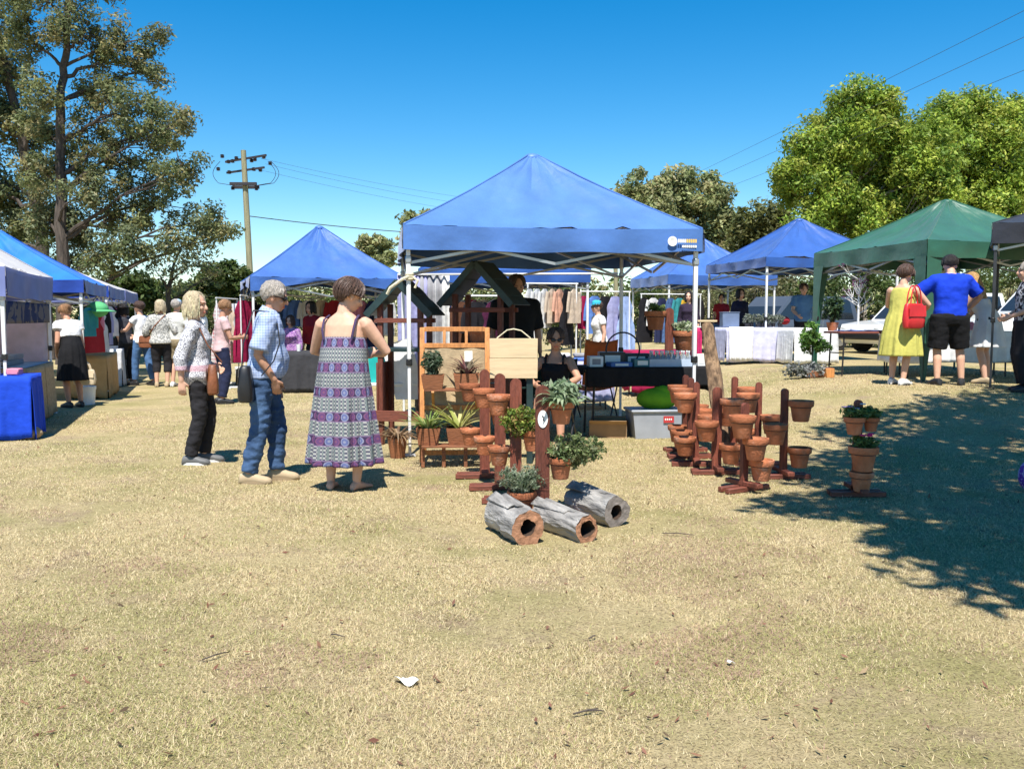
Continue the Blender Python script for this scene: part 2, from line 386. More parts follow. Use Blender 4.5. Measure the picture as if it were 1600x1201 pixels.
def tree(name, label, d, trunk, lobes, palette, leaf=0.1, per=90, clumps=26, clump_r=0.5, bark=None, seed=1, depth=1.0, group=None, rtrunk=0.3, fork=0.45, flat=0.6, twig=1, squash=1.0):
    """trunk: pixel polyline from the ground up at distance d; lobes: (px, py, rpx)."""
    rnd = random.Random(seed); s = d / FPX
    b = at(trunk[0][0], trunk[0][1], d); b.z = gz(b.x, b.y)
    root = thing(name, label, 'tree', b, 0, group)
    tp = [b] + [at(px, py, d) for px, py in trunk[1:]]
    mb = MB(); fine = []
    for i in range(len(tp) - 1):
        for k in range(4):
            t = k / 4; p = tp[i].lerp(tp[i + 1], t); fine.append(p + Vector((rnd.uniform(-1, 1), rnd.uniform(-1, 1), 0)) * rtrunk * 0.25)
    fine.append(tp[-1]); n = len(fine)
    rads = [rtrunk * (1.25 if i == 0 else 1) * (1 - 0.75 * i / (n - 1)) for i in range(n)]
    mb.tube([p - b for p in fine], rads, 9)
    C = []; RR = []
    zmax = max(p.z for p in fine)
    for (px, py, rp) in lobes:
        r = rp * s; dd = d + rnd.uniform(-0.8, 0.8) * depth * max(r, 1.2)
        lc = at(px, py, dd)
        # limb from the trunk to the lobe
        zz = lc.z - max(0.8, (lc - Vector((fine[-1].x, fine[-1].y, lc.z))).length) * fork
        j = min(range(n), key=lambda q: abs(fine[q].z - min(zz, zmax * 0.97))); st = fine[j]
        mid = st.lerp(lc, 0.45) + Vector((rnd.uniform(-.3, .3), rnd.uniform(-.3, .3), 0.12 * (lc - st).length))
        path = bez(st, mid, lc, 9); path = [path[0]] + [p + Vector((rnd.gauss(0, 1), rnd.gauss(0, 1), rnd.gauss(0, 1))) * r * 0.04 for p in path[1:]]
        r0 = min(rads[j] * 0.6, 0.04 + 0.035 * r)
        mb.tube([p - b for p in path], [max(0.012, r0 * (1 - 0.8 * i / 8)) for i in range(9)], 6)
        nc = max(4, int(clumps * (rp / 60.0) ** 1.5))
        for k in range(nc):
            v = Vector((rnd.gauss(0, 1), rnd.gauss(0, 1), rnd.gauss(0, 1))).normalized() * r * rnd.random() ** 0.4
            v.z *= squash; c = lc + v; C.append(c - b); RR.append(clump_r * rnd.uniform(0.6, 1.25))
            if twig and k % 2 == 0:
                a = path[rnd.randint(4, 8)]; m2 = a.lerp(c, 0.5) + Vector((rnd.uniform(-.2, .2), rnd.uniform(-.2, .2), -0.08 * r))
                mb.tube([p - b for p in bez(a, m2, c, 5)], [max(0.008, r0 * 0.32 * (1 - 0.17 * i)) for i in range(5)], 5)
    mb.build('trunk', bark or M_BARK, root)
    leaves_mesh('crown', np.array([tuple(c) for c in C]), np.array(RR), per, leaf, palette, root, flat, seed)
    return root
EUC = [(0.19, 0.215, 0.085), (0.235, 0.25, 0.10), (0.135, 0.17, 0.068), (0.27, 0.235, 0.10), (0.18, 0.205, 0.105)]
GUM = [(0.30, 0.33, 0.13), (0.37, 0.38, 0.17), (0.23, 0.27, 0.11), (0.39, 0.35, 0.17)]
CAM = [(0.30, 0.40, 0.05), (0.38, 0.46, 0.065), (0.22, 0.33, 0.045), (0.43, 0.46, 0.085), (0.18, 0.28, 0.04)]
SHR = [(0.085, 0.13, 0.03), (0.13, 0.16, 0.045), (0.06, 0.1, 0.025)]
OLV = [(0.2, 0.2, 0.09), (0.16, 0.17, 0.07), (0.25, 0.23, 0.12)]
tree('eucalyptus_tree', 'tall dark-trunked eucalyptus with open olive crown behind the left stalls', 26,
     [(100, 500), (98, 400), (95, 300), (93, 200), (97, 120), (104, 60), (110, -40), (112, -90)],
     [(95, -60, 60), (30, -20, 45), (165, -40, 40), (150, 55, 45), (100, 30, 36), (190, 95, 42), (235, 110, 30), (45, 60, 36), (160, 135, 36), (60, 130, 34), (200, 165, 50), (250, 200, 42), (150, 200, 40), (285, 195, 20),
      (220, 250, 52), (285, 262, 42), (155, 270, 42), (110, 255, 34), (250, 315, 52), (320, 345, 36), (190, 335, 45), (345, 368, 22), (130, 350, 42), (290, 385, 32), (100, 400, 40), (165, 400, 40), (215, 385, 34), (60, 260, 30), (240, 60, 22), (85, 355, 36), (60, 325, 30), (125, 305, 30), (75, 205, 26)],
     EUC, leaf=0.064, per=130, clumps=29, clump_r=0.37, seed=4, rtrunk=0.19, fork=0.55, depth=1.3, flat=0.85)
tree('eucalyptus_tree', 'second eucalyptus leaning left at the photo edge behind the white stall', 29,
     [(75, 500), (62, 330), (40, 240), (15, 130), (-5, 40), (-20, -60)],
     [(-30, 40, 60), (10, 110, 40), (20, 180, 42), (-40, 180, 60), (40, 230, 32), (5, 290, 40), (-45, 300, 60), (30, 350, 42), (75, 300, 26), (-30, -50, 60), (25, 395, 40), (-40, 390, 50), (55, 190, 24)],
     EUC, leaf=0.08, per=105, clumps=34, clump_r=0.5, seed=9, rtrunk=0.22, depth=1.2, flat=0.85)
tree('sapling_tree', 'thin sparse sapling with bare twigs between the left stalls and power pole', 30,
     [(262, 505), (264, 450), (272, 410), (290, 370)],
     [(285, 425, 30), (312, 405, 26), (240, 420, 22), (330, 432, 24), (265, 450, 18), (300, 455, 18)], EUC, leaf=0.075, per=34, clumps=22, clump_r=0.4, seed=3, rtrunk=0.09, fork=0.8)
tree('bushy_tree', 'round green bushy tree at the foot of the power pole', 36,
     [(352, 505), (352, 460), (355, 430)], [(352, 432, 28), (330, 452, 24), (375, 448, 24), (310, 465, 22), (360, 470, 26)], SHR, leaf=0.13, per=90, clumps=46, clump_r=0.5, seed=5, rtrunk=0.14)
tree('bushy_tree', 'low bright green bush right of the big eucalyptus trunk', 34,
     [(205, 505), (205, 470), (207, 450)], [(190, 450, 26), (225, 455, 28), (250, 468, 24), (165, 462, 24), (205, 478, 26), (285, 475, 22)], SHR, leaf=0.13, per=90, clumps=46, clump_r=0.5, seed=6, rtrunk=0.12)
tree('distant_tree', 'small distant tree above the left blue tent roof', 62,
     [(582, 500), (580, 420), (582, 395)], [(570, 374, 13), (590, 378, 14), (602, 385, 10), (580, 392, 16), (560, 400, 16), (600, 405, 18)], GUM, leaf=0.2, per=60, clumps=90, clump_r=0.45, seed=7, rtrunk=0.2, twig=0, squash=0.7)
tree('distant_tree', 'distant tree peeping over the left edge of the main blue gazebo', 52,
     [(662, 500), (660, 400), (660, 360)], [(650, 345, 18), (665, 338, 13), (640, 360, 16), (680, 355, 25), (660, 380, 30), (705, 372, 26)], GUM, leaf=0.17, per=70, clumps=70, clump_r=0.5, seed=8, rtrunk=0.25, twig=0)
tree('gum_tree', 'wide grey-green gum tree behind the right shoulder of the main gazebo', 48,
     [(1062, 500), (1062, 400), (1060, 340), (1058, 300)],
     [(1005, 300, 32), (1050, 300, 34), (1090, 300, 36), (1125, 325, 34), (985, 325, 30), (1040, 340, 40), (1095, 350, 42), (1135, 365, 32), (990, 360, 36), (1060, 385, 40), (1120, 395, 36), (965, 312, 14)],
     GUM, leaf=0.15, per=110, clumps=60, clump_r=0.62, seed=12, rtrunk=0.3, flat=0.85, twig=0)
tree('gum_tree', 'smaller olive gum tree between the two right blue tents', 44,
     [(1195, 500), (1192, 420), (1190, 370)],
     [(1175, 350, 28), (1205, 345, 26), (1225, 365, 24), (1160, 375, 26), (1195, 385, 32), (1230, 392, 22), (1165, 405, 28), (1215, 415, 28)],
     [(0.15, 0.16, 0.05), (0.19, 0.185, 0.06), (0.11, 0.125, 0.04)], leaf=0.14, per=85, clumps=50, clump_r=0.55, seed=13, rtrunk=0.2, flat=0.85, twig=0)
tree('camphor_tree', 'big rounded yellow-green tree above the blue and green tents', 34,
     [(1345, 505), (1342, 420), (1335, 360), (1325, 300)],
     [(1335, 158, 32), (1370, 178, 36), (1300, 200, 34), (1340, 215, 42), (1260, 238, 34), (1300, 255, 42), (1245, 272, 28), (1395, 225, 46), (1360, 275, 52), (1410, 290, 50), (1295, 300, 38), (1240, 300, 20), (1430, 210, 34), (1440, 340, 44), (1390, 350, 42), (1290, 335, 32), (1262, 355, 24), (1225, 285, 14), (1448, 255, 48), (1455, 300, 48), (1450, 225, 34), (1372, 315, 42), (1345, 338, 36), (1325, 308, 36)],
     CAM, leaf=0.085, per=150, clumps=74, clump_r=0.52, seed=14, rtrunk=0.3, flat=0.75, bark=M_BARKPALE, fork=0.9)
tree('camphor_tree', 'second rounded yellow-green tree at the right edge above the green tent', 37,
     [(1520, 505), (1518, 420), (1515, 350), (1510, 280)],
     [(1480, 180, 34), (1520, 175, 30), (1555, 195, 36), (1500, 225, 46), (1560, 250, 48), (1600, 235, 46), (1470, 265, 42), (1530, 300, 52), (1600, 310, 56), (1480, 325, 44), (1560, 350, 46), (1640, 270, 60), (1620, 370, 50), (1585, 170, 20)],
     CAM, leaf=0.09, per=150, clumps=74, clump_r=0.55, seed=15, rtrunk=0.32, flat=0.75, bark=M_BARKPALE, fork=0.9)
def shrub(label, px, py, d, w, h, pal, seed, n=70, leaf=0.07, per=60):
    b = gp(px, d); root = thing('shrub', label, 'shrub', b, 0, 'shrubs behind the stalls'); rnd = random.Random(seed); mb = MB(); C = []
    for k in range(n):
        a = rnd.uniform(0, 6.28); q = rnd.random() ** 0.5; z = h * rnd.random() ** 0.8; ww = w * (1 - 0.45 * (z / h) ** 2)
        c = Vector((math.cos(a) * q * ww, math.sin(a) * q * ww * 0.6, z)); C.append(tuple(c))
        if k % 4 == 0: mb.tube([(c.x * .12, c.y * .12, 0), (c.x * .5, c.y * .5, c.z * .55), c], [0.03, 0.02, 0.006], 5)
    mb.build('stem', M_BARK, root); leaves_mesh('foliage', C, 0.3, per, leaf, pal, root, 0.8, seed)
for i, (px, d, w, h, pal, lab) in enumerate([
    (1150, 30, 1.5, 2.3, OLV, 'pale olive shrub behind the right-hand rear blue tents'), (1215, 31, 1.5, 2.4, OLV, 'pale olive shrub seen beneath the right blue tent'),
    (1275, 30, 1.4, 2.1, SHR, 'green shrub between the right blue tent and the green tent'), (1345, 28, 1.5, 2.5, SHR, 'dark green shrub behind the white display tree'),
    (1410, 29, 1.6, 2.7, SHR, 'dark shrub behind the woman in the yellow dress'), (1490, 28, 1.7, 2.6, SHR, 'dark shrub behind the man in the blue shirt'),
    (1570, 30, 1.7, 2.6, SHR, 'shrub behind the white van at the right edge'), (1085, 32, 1.5, 2.2, OLV, 'olive shrub behind the rear clothes stall right of the main gazebo'),
    (1010, 34, 1.6, 2.0, SHR, 'green shrub far behind the table with bottles'), (330, 33, 1.6, 2.0, SHR, 'low shrub behind the blonde woman'),
    (420, 36, 1.8, 2.2, SHR, 'shrub behind the man in the blue shirt and jeans'), (150, 33, 1.8, 2.4, SHR, 'shrub behind the far left stalls'), (560, 38, 1.8, 2.2, SHR, 'shrub behind the left blue tent'),
    (900, 36, 1.8, 2.2, SHR, 'shrub far behind the seated woman'), (760, 36, 1.8, 2.2, SHR, 'shrub far behind the big roofed planter')]):
    shrub(lab, px, 500, d, w, h, pal, 40 + i)
# tree standing out of view at the right, its shade falls on the lawn
def shade_tree(label, base, cents, seed, n_c=60, rad=0.62, per=80):
    rnd = random.Random(seed); b = Vector((base[0], base[1], gz(*base))); root = thing('shade_tree', label, 'tree', b); mb = MB()
    top = Vector((base[0] + 0.1, base[1] - 0.1, 4.8)); tr = bez(b, b.lerp(top, 0.5) + Vector((0.15, 0, 0)), top, 8)
    mb.tube([p - b for p in tr], [0.26 - 0.02 * i for i in range(8)], 9); C = []; RR = []
    for (cx, cy, cz, r, m) in cents:
        c = Vector((cx, cy, cz)); pa = bez(tr[5], tr[5].lerp(c, 0.5) + Vector((0, 0, 0.7)), c, 8)
        mb.tube([p - b for p in pa], [0.11 * (1 - 0.11 * i) for i in range(8)], 6)
        for k in range(int(m * .85)):
            v = Vector((rnd.gauss(0, 1), rnd.gauss(0, 1), rnd.gauss(0, 1))).normalized() * r * rnd.random() ** 0.4; v.z *= 0.45
            q = c + v
            lim = CAMH + 0.385 * q.y + 0.75
            if q.x / max(q.y, 0.1) < 0.66: q.z = max(q.z, lim)
            C.append(tuple(q - b)); RR.append(rad * rnd.uniform(0.6, 1.1))
            if k % 3 == 0: mb.tube([p - b for p in bez(pa[6], pa[6].lerp(q, .5), q, 4)], [0.03, .022, .015, .008], 5)
    mb.build('trunk', M_BARK, root); leaves_mesh('crown', C, np.array(RR), per, 0.1, SHR, root, 0.5, seed)
SHT = [(2.6, 3.9, 5.7, 0.6, 18), (2.35, 4.6, 6.0, 0.5, 10), (4.0, 6.3, 6.4, 0.8, 20), (5.2, 7.2, 6.8, 0.9, 24), (3.4, 5.5, 6.2, 0.6, 12), (1.95, 3.6, 5.6, 0.35, 5), (6.2, 7.4, 6.6, 0.9, 24), (6.7, 8.2, 6.6, 0.9, 24), (8.1, 8.0, 6.2, 1.2, 34), (2.75, 2.3, 5.2, 0.7, 18), (3.4, 1.2, 4.6, 0.9, 34), (4.8, 1.2, 4.8, 1.0, 40), (4.0, 5.2, 6.3, 0.8, 16), (3.2, 3.0, 5.2, 1.0, 34), (4.6, 3.6, 5.6, 1.3, 55), (2.9, 1.7, 5.0, 0.75, 18), (4.2, 1.9, 5.2, 1.1, 40), (5.9, 2.6, 5.4, 1.2, 50), (3.6, 4.3, 6.0, 0.9, 22), (5.6, 4.6, 5.8, 1.2, 46), (7.0, 4.0, 5.6, 1.2, 46), (6.6, 6.0, 6.1, 1.1, 34), (8.2, 6.2, 5.8, 1.2, 36), (5.0, 5.9, 6.4, 0.9, 18)]
shade_tree('leafy tree just outside the right edge that shades the lawn', (7.6, 3.4), SHT, 77)

# far-off belt of trees that closes the view
def tree_belt():
    rnd = random.Random(21); C = []; RR = []
    for k in range(560):
        x = rnd.uniform(-62, 62); y = 68 + rnd.uniform(-4, 9); top = 3.6 + 1.5 * mnoise.noise(Vector((x * 0.13, 0, 3))) + 0.8 * mnoise.noise(Vector((x * .5, 1, 0)))
        C.append((x, y, 0.3 + max(1.2, top) * rnd.random() ** 0.7)); RR.append(rnd.uniform(0.9, 1.6))
    o = leaves_mesh('tree_belt', C, np.array(RR), 80, 0.26, SHR + GUM, None, 0.8, 31); tag(o, 'far-off belt of dark trees along the horizon', 'woodland', kind='stuff')
tree_belt()
# ================================================================ power pole and wires
def power_pole(label, loc, h, fittings=True):
    b = Vector(loc); root = thing('power_pole', label, 'power pole', b)
    mb = MB(); mb.tube([(0, 0, 0), (-0.12, 0, h * 0.5), (-0.27, 0, h)], [0.16, 0.14, 0.12], 12); mb.build('pole', mat('weathered_pole', (0.27, 0.25, 0.15), 0.9, 0.25, 4, 0.6, 20, stretch=(4, 4, 0.4)), root)
    if fittings:
        dk = mat('dark_fitting', (0.03, 0.025, 0.03), 0.6)
        for (z, L, yy) in ((h - 1.55, 0.62, -0.2), (h - 1.65, 0.62, 0.2)):
            m = MB(); m.beam((-0.25 - L, yy, z), (-0.25 + L, yy, z), 0.12, 0.14, 0.01); m.build('crossarm', dk, root)
        for (x0, z0, x1, z1) in ((-1.25, h - .45, 0.9, h - .3), (-1.2, h - 0.95, .8, h - .85)):
            m = MB(); m.beam((x0, 0.45, z0), (x1, -0.45, z1), 0.07, 0.09); m.build('crossarm', dk, root)
        for i, (x, z) in enumerate(((-1.25, -.30), (-1.02, -.52), (-.72, -.55), (-1.45, -.88), (-1.0, -1.0), (-0.55, -.42), (.1, -.5), (.62, -.3), (.3, -.48), (.95, -.62), (.45, -.9), (.25, -.92), (-.8, -1.75), (.25, -1.75))):
            m = MB(); m.lathe([(.03, 0), (.1, .02), (.06, .05), (.11, .08), (.06, .11), (.1, .14), (.03, .17)], 10, (x, 0.2 * math.sin(i * 2.1), h + z - .05)); m.build('insulator', dk, root)
        for s_, x0 in ((-1, -1.35), (1, 0.85), (1, 1.0)):
            m = MB(); pts = [(x0 + s_ * 0.35 * math.sin(t * math.pi), 0, h - .5 - 1.1 * t) for t in [k / 10 for k in range(10)]] + [(x0 - s_ * 0.7, 0, h - 1.62)]
            m.tube(pts, 0.013, 5); m.build('jumper_cable', dk, root)
    return root
PP = gp(395, 42); PH = at(385, 235, 42).z - PP.z
power_pole('weathered timber power pole with dark crossarms behind the left stalls', PP, PH)
P2 = gp(964, 60); power_pole('far timber power pole hidden behind the gum tree and gazebo', P2, 8.1, False)
wire_m = mat('wire', (0.05, 0.06, 0.07), 0.6)
def wire(label, a, b, sag, r):
    a = Vector(a); b = Vector(b); n = 25
    m = MB(); m.tube([a.lerp(b, t) - Vector((0, 0, sag * 4 * t * (1 - t))) for t in [k / (n - 1) for k in range(n)]], r, 5)
    tag(m.build('overhead_wire', wire_m), label, 'wire', 'overhead wires')
tp = PP + Vector((-0.25, 0, PH))
for i, (dz, xo) in enumerate(((-0.35, 0.75), (-0.6, 0.95), (-0.85, 0.6))):
    wire(['topmost thin wire running right from the power pole', 'middle thin wire running right from the power pole', 'lowest of three thin wires running right from the power pole'][i],
         tp + Vector((xo, 0.1, dz)), P2 + Vector((-0.3 + 0.3 * i, 0, 7.9 - i * .55)), 0.5, 0.006)
wire('thicker dark cable from the power pole passing above the left blue tent', PP + Vector((-0.05, 0, PH - 3.0)), P2 + Vector((0, 0, 6.4)), 0.5, 0.022)
PR = Vector((12.95, 10.5, 0.42)); power_pole('timber power pole just outside the frame to the right', PR, 8.6, False)
for i, (x0, x1, z0) in enumerate(((12.3, 6.9, 8.45), (12.6, 7.3, 8.0), (13.6, 7.4, 7.6))):
    e = P2 + Vector((x1 - P2.x, 0, 7.9 - i * .5)); s_ = Vector((x0, 16, z0)); s_ = s_ + (s_ - e).normalized() * 5.5
    wire(['highest wire crossing the sky at top right', 'middle wire crossing the sky at top right', 'lowest wire crossing the sky at top right'][i], s_, e, 0.15, 0.006)

# ================================================================ market tents
def fabric(name, col, rough=0.5): return mat('tent_' + name, col, rough, 0.16, 2.2, 0.8, 3.6, spec=0.5, sheen=0.2)
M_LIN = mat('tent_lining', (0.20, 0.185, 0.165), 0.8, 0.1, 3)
def tent(label, corner, yaw, size=(3, 3), eave=2.27, val=0.23, peak=3.25, roof=None, valm=None, seed=0, legm=None, lining=True, legs=(0, 1, 2, 3), truss=True, side='r', skirt=None, group='pop-up market tents', extra=0, lip=0.0):
    """corner: near-left corner on the ground; x runs right, y runs away. side 'l': the tent extends to the left of the corner."""
    z0 = gz(corner[0], corner[1]); root = thing('market_tent', label, 'tent', (corner[0], corner[1], z0), yaw, group)
    W, D = size; sx = -1 if side == 'l' else 1; legm = legm or M_STEEL
    cor = [Vector((0, 0)), Vector((sx * W, 0)), Vector((sx * W, D)), Vector((0, D))]
    pk = Vector((sx * W / 2, D / 2, peak)); rnd = random.Random(seed)
    Rz = Matrix.Rotation(yaw, 2)
    def roofpt(k, s, t, dz=0.0):
        a = cor[k]; b = cor[(k + 1) % 4]; e = a.lerp(b, s); p = Vector((e.x, e.y, eave)).lerp(pk, t)
        bow = 4 * s * (1 - s)
        p.z -= bow * 0.055 * (1 - t) * (1 if t > 0.01 else 0.4) + 0.09 * math.sin(math.pi * t) * (0.35 + 0.65 * bow)
        q = Vector((s * 7 + k * 3.3 + seed * 7.7, t * 3.1, seed * 1.3)); ed = min(1, 6 * s * (1 - s) + 0.15)
        p.z += ed * (0.045 * mnoise.noise(q) + 0.03 * mnoise.noise(q * 2.7) + 0.014 * mnoise.noise(q * 6.5)) * (1 if t < 0.97 else 0)
        # pull creases that run in from each corner
        for c in (s, 1 - s): p.z += 0.034 * math.sin(c * 46 + t * 9) * math.exp(-c * 9) * math.exp(-t * 2.2) * min(1, c * 12)
        p.z += dz; return p
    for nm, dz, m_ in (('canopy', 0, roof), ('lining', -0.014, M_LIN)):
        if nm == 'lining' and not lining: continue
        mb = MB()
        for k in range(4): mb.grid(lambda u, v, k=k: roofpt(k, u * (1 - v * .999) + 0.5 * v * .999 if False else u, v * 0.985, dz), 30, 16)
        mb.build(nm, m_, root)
    for k in range(4):
        m = MB(); m.tube([roofpt(k, 0.0, t * 0.97) + Vector((0, 0, 0.004)) for t in [j / 14 for j in range(15)]], 0.009, 6); m.build('seam', roof, root)
    m = MB(); m.ell(pk + Vector((0, 0, -0.07)), (0.10, 0.10, 0.06)); m.build('peak_cap', roof, root)
    for k in range(4):
        a = cor[k]; b = cor[(k + 1) % 4]; nrm = Vector(((b - a).y, -(b - a).x)).normalized() * (1 if sx > 0 else -1)
        def vp(u, v, off=0.0):
            p = a.lerp(b, u); w = 0.018 * math.sin(u * 21 + k + seed) * v + 0.02 * mnoise.noise(Vector((u * 9 + k * 5 + seed, v, 0))) * v
            z = eave - 4 * u * (1 - u) * 0.02 + 0.004 - val * v * (1 + 0.03 * math.sin(u * 17 + seed)) + (4 * u * (1 - u)) ** 2 * lip * v
            q = p + nrm * (0.012 + w + off); return Vector((q.x, q.y, z))
        m = MB(); m.grid(lambda u, v: vp(u, v), 40, 5); m.grid(lambda u, v: vp(u, v, -0.008), 40, 5); m.build('valance', valm or roof, root)
    inset = 0.05
    for k in legs:
        c = cor[k]; cc = Vector((sx * W / 2, D / 2)); q = c + (cc - c).normalized() * inset * 1.4
        w = Rz @ q; gzl = gz(corner[0] + w.x, corner[1] + w.y) - z0
        m = MB(); m.box((q.x, q.y, (eave - 0.05 + gzl + 0.9) / 2), (0.042, 0.042, eave - 0.05 - gzl - 0.9), b=0.004)
        lg = m.build('leg', legm, root)
        m = MB(); m.box((q.x, q.y, gzl + 0.475), (0.03, 0.03, 0.93), b=0.003); m.build('leg_extension', legm, lg)
        m = MB(); m.box((q.x, q.y, gzl + 0.005), (0.11, 0.11, 0.012), b=0.002); m.build('foot_plate', legm, lg)
        for zz in (gzl + 0.93, eave - 0.33):
            m = MB(); m.box((q.x, q.y, zz), (0.06, 0.06, 0.07), b=0.008); m.build('slider_bracket', M_DARKPL if zz < 1.4 else M_GREYSTEEL, lg)
    if truss:
        zt, zb = eave - 0.07, eave - 0.36
        for k in range(4):
            a = cor[k]; b = cor[(k + 1) % 4]; cc = Vector((sx * W / 2, D / 2))
            a = a + (cc - a).normalized() * 0.09; b = b + (cc - b).normalized() * 0.09
            for h in range(2):
                p = a.lerp(b, h / 2); q = a.lerp(b, (h + 1) / 2); n = Vector(((b - a).y, -(b - a).x)).normalized() * 0.012
                for (za, zc, o) in ((zt, zb, 1), (zb, zt, -1)):
                    m = MB(); m.beam((p.x + n.x * o, p.y + n.y * o, za), (q.x + n.x * o, q.y + n.y * o, zc), 0.014, 0.028); m.build('truss_bar', M_GREYSTEEL, root)
            c = cor[k]; c = c + (cc - c).normalized() * 0.09
            m = MB(); m.beam((c.x, c.y, zt), (pk.x, pk.y, peak - 0.2), 0.016, 0.03); m.build('rafter', M_GREYSTEEL, root)
            m = MB(); m.beam((c.x, c.y, zb), (pk.x, pk.y, eave - .02), 0.014, 0.026); m.build('truss_bar', M_GREYSTEEL, root)
        m = MB(); m.tube([(pk.x, pk.y, eave - 0.06), (pk.x, pk.y, peak - 0.06)], 0.018, 8); m.build('centre_pole', M_GREYSTEEL, root)
    return root, (lambda u, v, z=0: root_local(root, u, v, z))
def root_local(root, u, v, z):
    w = Matrix.Rotation(root.rotation_euler[2], 3, 'Z') @ Vector((u, v, z)); return Vector(root.location) + w
BL_MAIN = fabric('main_blue', (0.062, 0.165, 0.45)); BL_T2 = fabric('mid_blue', (0.04, 0.12, 0.38)); BL_T5 = fabric('royal_blue', (0.02, 0.085, 0.32))
BL_BR = fabric('bright_blue', (0.008, 0.15, 0.58)); BL_DK = fabric('deep_blue', (0.012, 0.055, 0.33)); GRN = fabric('green', (0.018, 0.105, 0.065)); NAVY = fabric('navy', (0.012, 0.014, 0.025))
WHT = mat('tent_white', (0.74, 0.72, 0.71), 0.6, 0.05, 3, 0.3, 3, trans=0.35); LAV = mat('tent_lavender', (0.20, 0.24, 0.50), 0.6, 0.1, 3, 0.4, 3, trans=0.25)
g = gp(631, 8.8)
T1, t1 = tent('large light blue pop-up gazebo over the terracotta pot stall in the centre', (g.x, g.y), R(8), (3.03, 3.03), 2.27, 0.235, 3.27, BL_MAIN, seed=1)
g = gp(392, 16.8); T2, t2 = tent('blue pop-up tent over the clothes stall behind the man and woman', (g.x, g.y), R(20), (3, 3), 2.13, 0.27, 3.27, BL_T2, seed=2, lip=0.22)
g = gp(655, 16.2); T8, t8 = tent('blue tent over the clothing stall seen beneath the main gazebo', (g.x, g.y), R(2), (3.1, 3), 2.25, 0.24, 2.95, BL_T5, seed=3)
g = gp(1043, 23); T4, t4 = tent('blue tent half hidden behind the right post of the main gazebo', (g.x, g.y), R(10.6), (3, 3), 2.15, 0.25, 3.25, BL_T2, seed=4)
g = gp(1195, 18.7); T5, t5 = tent('royal blue pop-up tent over the white-clothed table on the right', (g.x, g.y), R(10.6), (3.1, 3.1), 2.2, 0.2, 3.2, BL_T5, seed=5)
g = gp(1445, 13.3); T6, t6 = tent('dark green gazebo over the right stall with fabric leg wraps', (g.x, g.y), R(13), (3, 3), 2.1, 0.25, 2.93, GRN, seed=6, legm=mat('green_leg', (0.02, 0.10, 0.065), 0.5))
g = gp(1545, 12.3); T7, t7 = tent('navy tent corner cut by the right edge', (g.x, g.y), R(-29), (3, 3), 2.24, 0.27, 2.9, NAVY, seed=7, legm=mat('dark_leg', (0.06, 0.06, 0.065), 0.4, metal=0.5))
LR = 18
T9, t9 = tent('white-roofed tent with lavender valance nearest on the left', (-5.62, 10.0), R(LR), (2.9, 2.95), 1.93, 0.32, 2.95, WHT, LAV, seed=8, side='l', lining=False)
T10, t10 = tent('bright blue tent second from the left with a bucket-weighted leg', (-6.68, 14.05), R(LR), (3, 2.9), 1.95, 0.2, 2.85, BL_BR, BL_DK, seed=9, side='l')
T11, t11 = tent('white tent with blue edge third in the left row', (-7.75, 17.3), R(LR), (3, 2.9), 1.98, 0.22, 2.6, WHT, BL_DK, seed=10, side='l', lining=False)
T12, t12 = tent('farthest tent of the left row, white roof', (-8.8, 20.5), R(LR), (3, 3), 1.98, 0.25, 2.6, WHT, LAV, seed=11, side='l', lining=False)
# maker's badge on the gazebo valance
wht = mat('print_white', (0.8, 0.8, 0.76), 0.6); yel = mat('print_yellow', (0.75, 0.5, 0.12), 0.6)
vz = 2.12
m = MB(); m.lathe([(0.045, 0), (0.05, 0.004), (0.028, 0.006), (0.024, 0.004)], 18); 
for v in range(1): pass
o = m.build('emblem_ring', wht, T1, loc=(2.70, -0.045, vz + 0.02), rot=(R(90), 0, 0))
rr = random.Random(5)
for row, (z, mt) in enumerate(((vz + 0.025, yel), (vz - 0.03, wht))):
    for k in range(9):
        if row == 1 and k < 2: continue
        m = MB(); hh = 0.036 if row == 0 else 0.024
        m.box((2.765 + k * 0.0225, -0.047, z), (0.017, 0.004, hh)); m.build('badge_letter', wht if (row == 0 and k < 4) else mt, T1)
# guy rope and knot on the front left leg of the gazebo
m = MB(); m.tube([t1(0.06, 0.02, 1.78), t1(-0.02, -0.01, 1.74), t1(-0.13, -0.02, 1.66), t1(-0.16, 0.0, 1.60)], 0.016, 7)
for a in range(3): m.tube([t1(0.06 + 0.035 * math.cos(k * .9), 0.045 + 0.035 * math.sin(k * .9), 1.74 + 0.022 * a + 0.002 * k) for k in range(8)], 0.012, 6)
m.tube([t1(0.09, 0.02, 1.77), t1(0.14, 0, 1.73), t1(0.11, 0, 1.66)], 0.012, 6)
tag(m.build('rope_knot', M_ROPE), 'pale rope knotted round the front left gazebo post', 'rope')
# fabric leg wraps of the green gazebo
for (u, v) in ((0, 0), (0, 3)):
    m = MB()
    for (du, dv) in ((1, 0), (0, 1 if v == 0 else -1)):
        m.grid(lambda s, t: Vector((u + (-0.012 if du == 0 else 0) + du * s * (0.30 - 0.26 * t ** 0.8), v + (-0.012 if dv == 0 else 0) + dv * s * (0.30 - 0.26 * t ** 0.8), 1.87 - 1.84 * t)), 6, 10)
    m.build('leg_wrap', GRN, T6)
def bucket(label, p, r=0.14, h=0.3):
    root = thing('weight_bucket', label, 'bucket', p, 0, 'white tent weight buckets')
    m = MB(); m.lathe([(r * .86, 0), (r, h), (r * 1.05, h), (r * 1.05, h - .03)], 20); m.build('body', M_WHITEPL, root)
    m = MB(); m.lathe([(r * 1.06, h + .002), (r * 1.06, h + .02), (r * .9, h + .025)], 20); m.build('lid', M_WHITEPL, root)
    return root
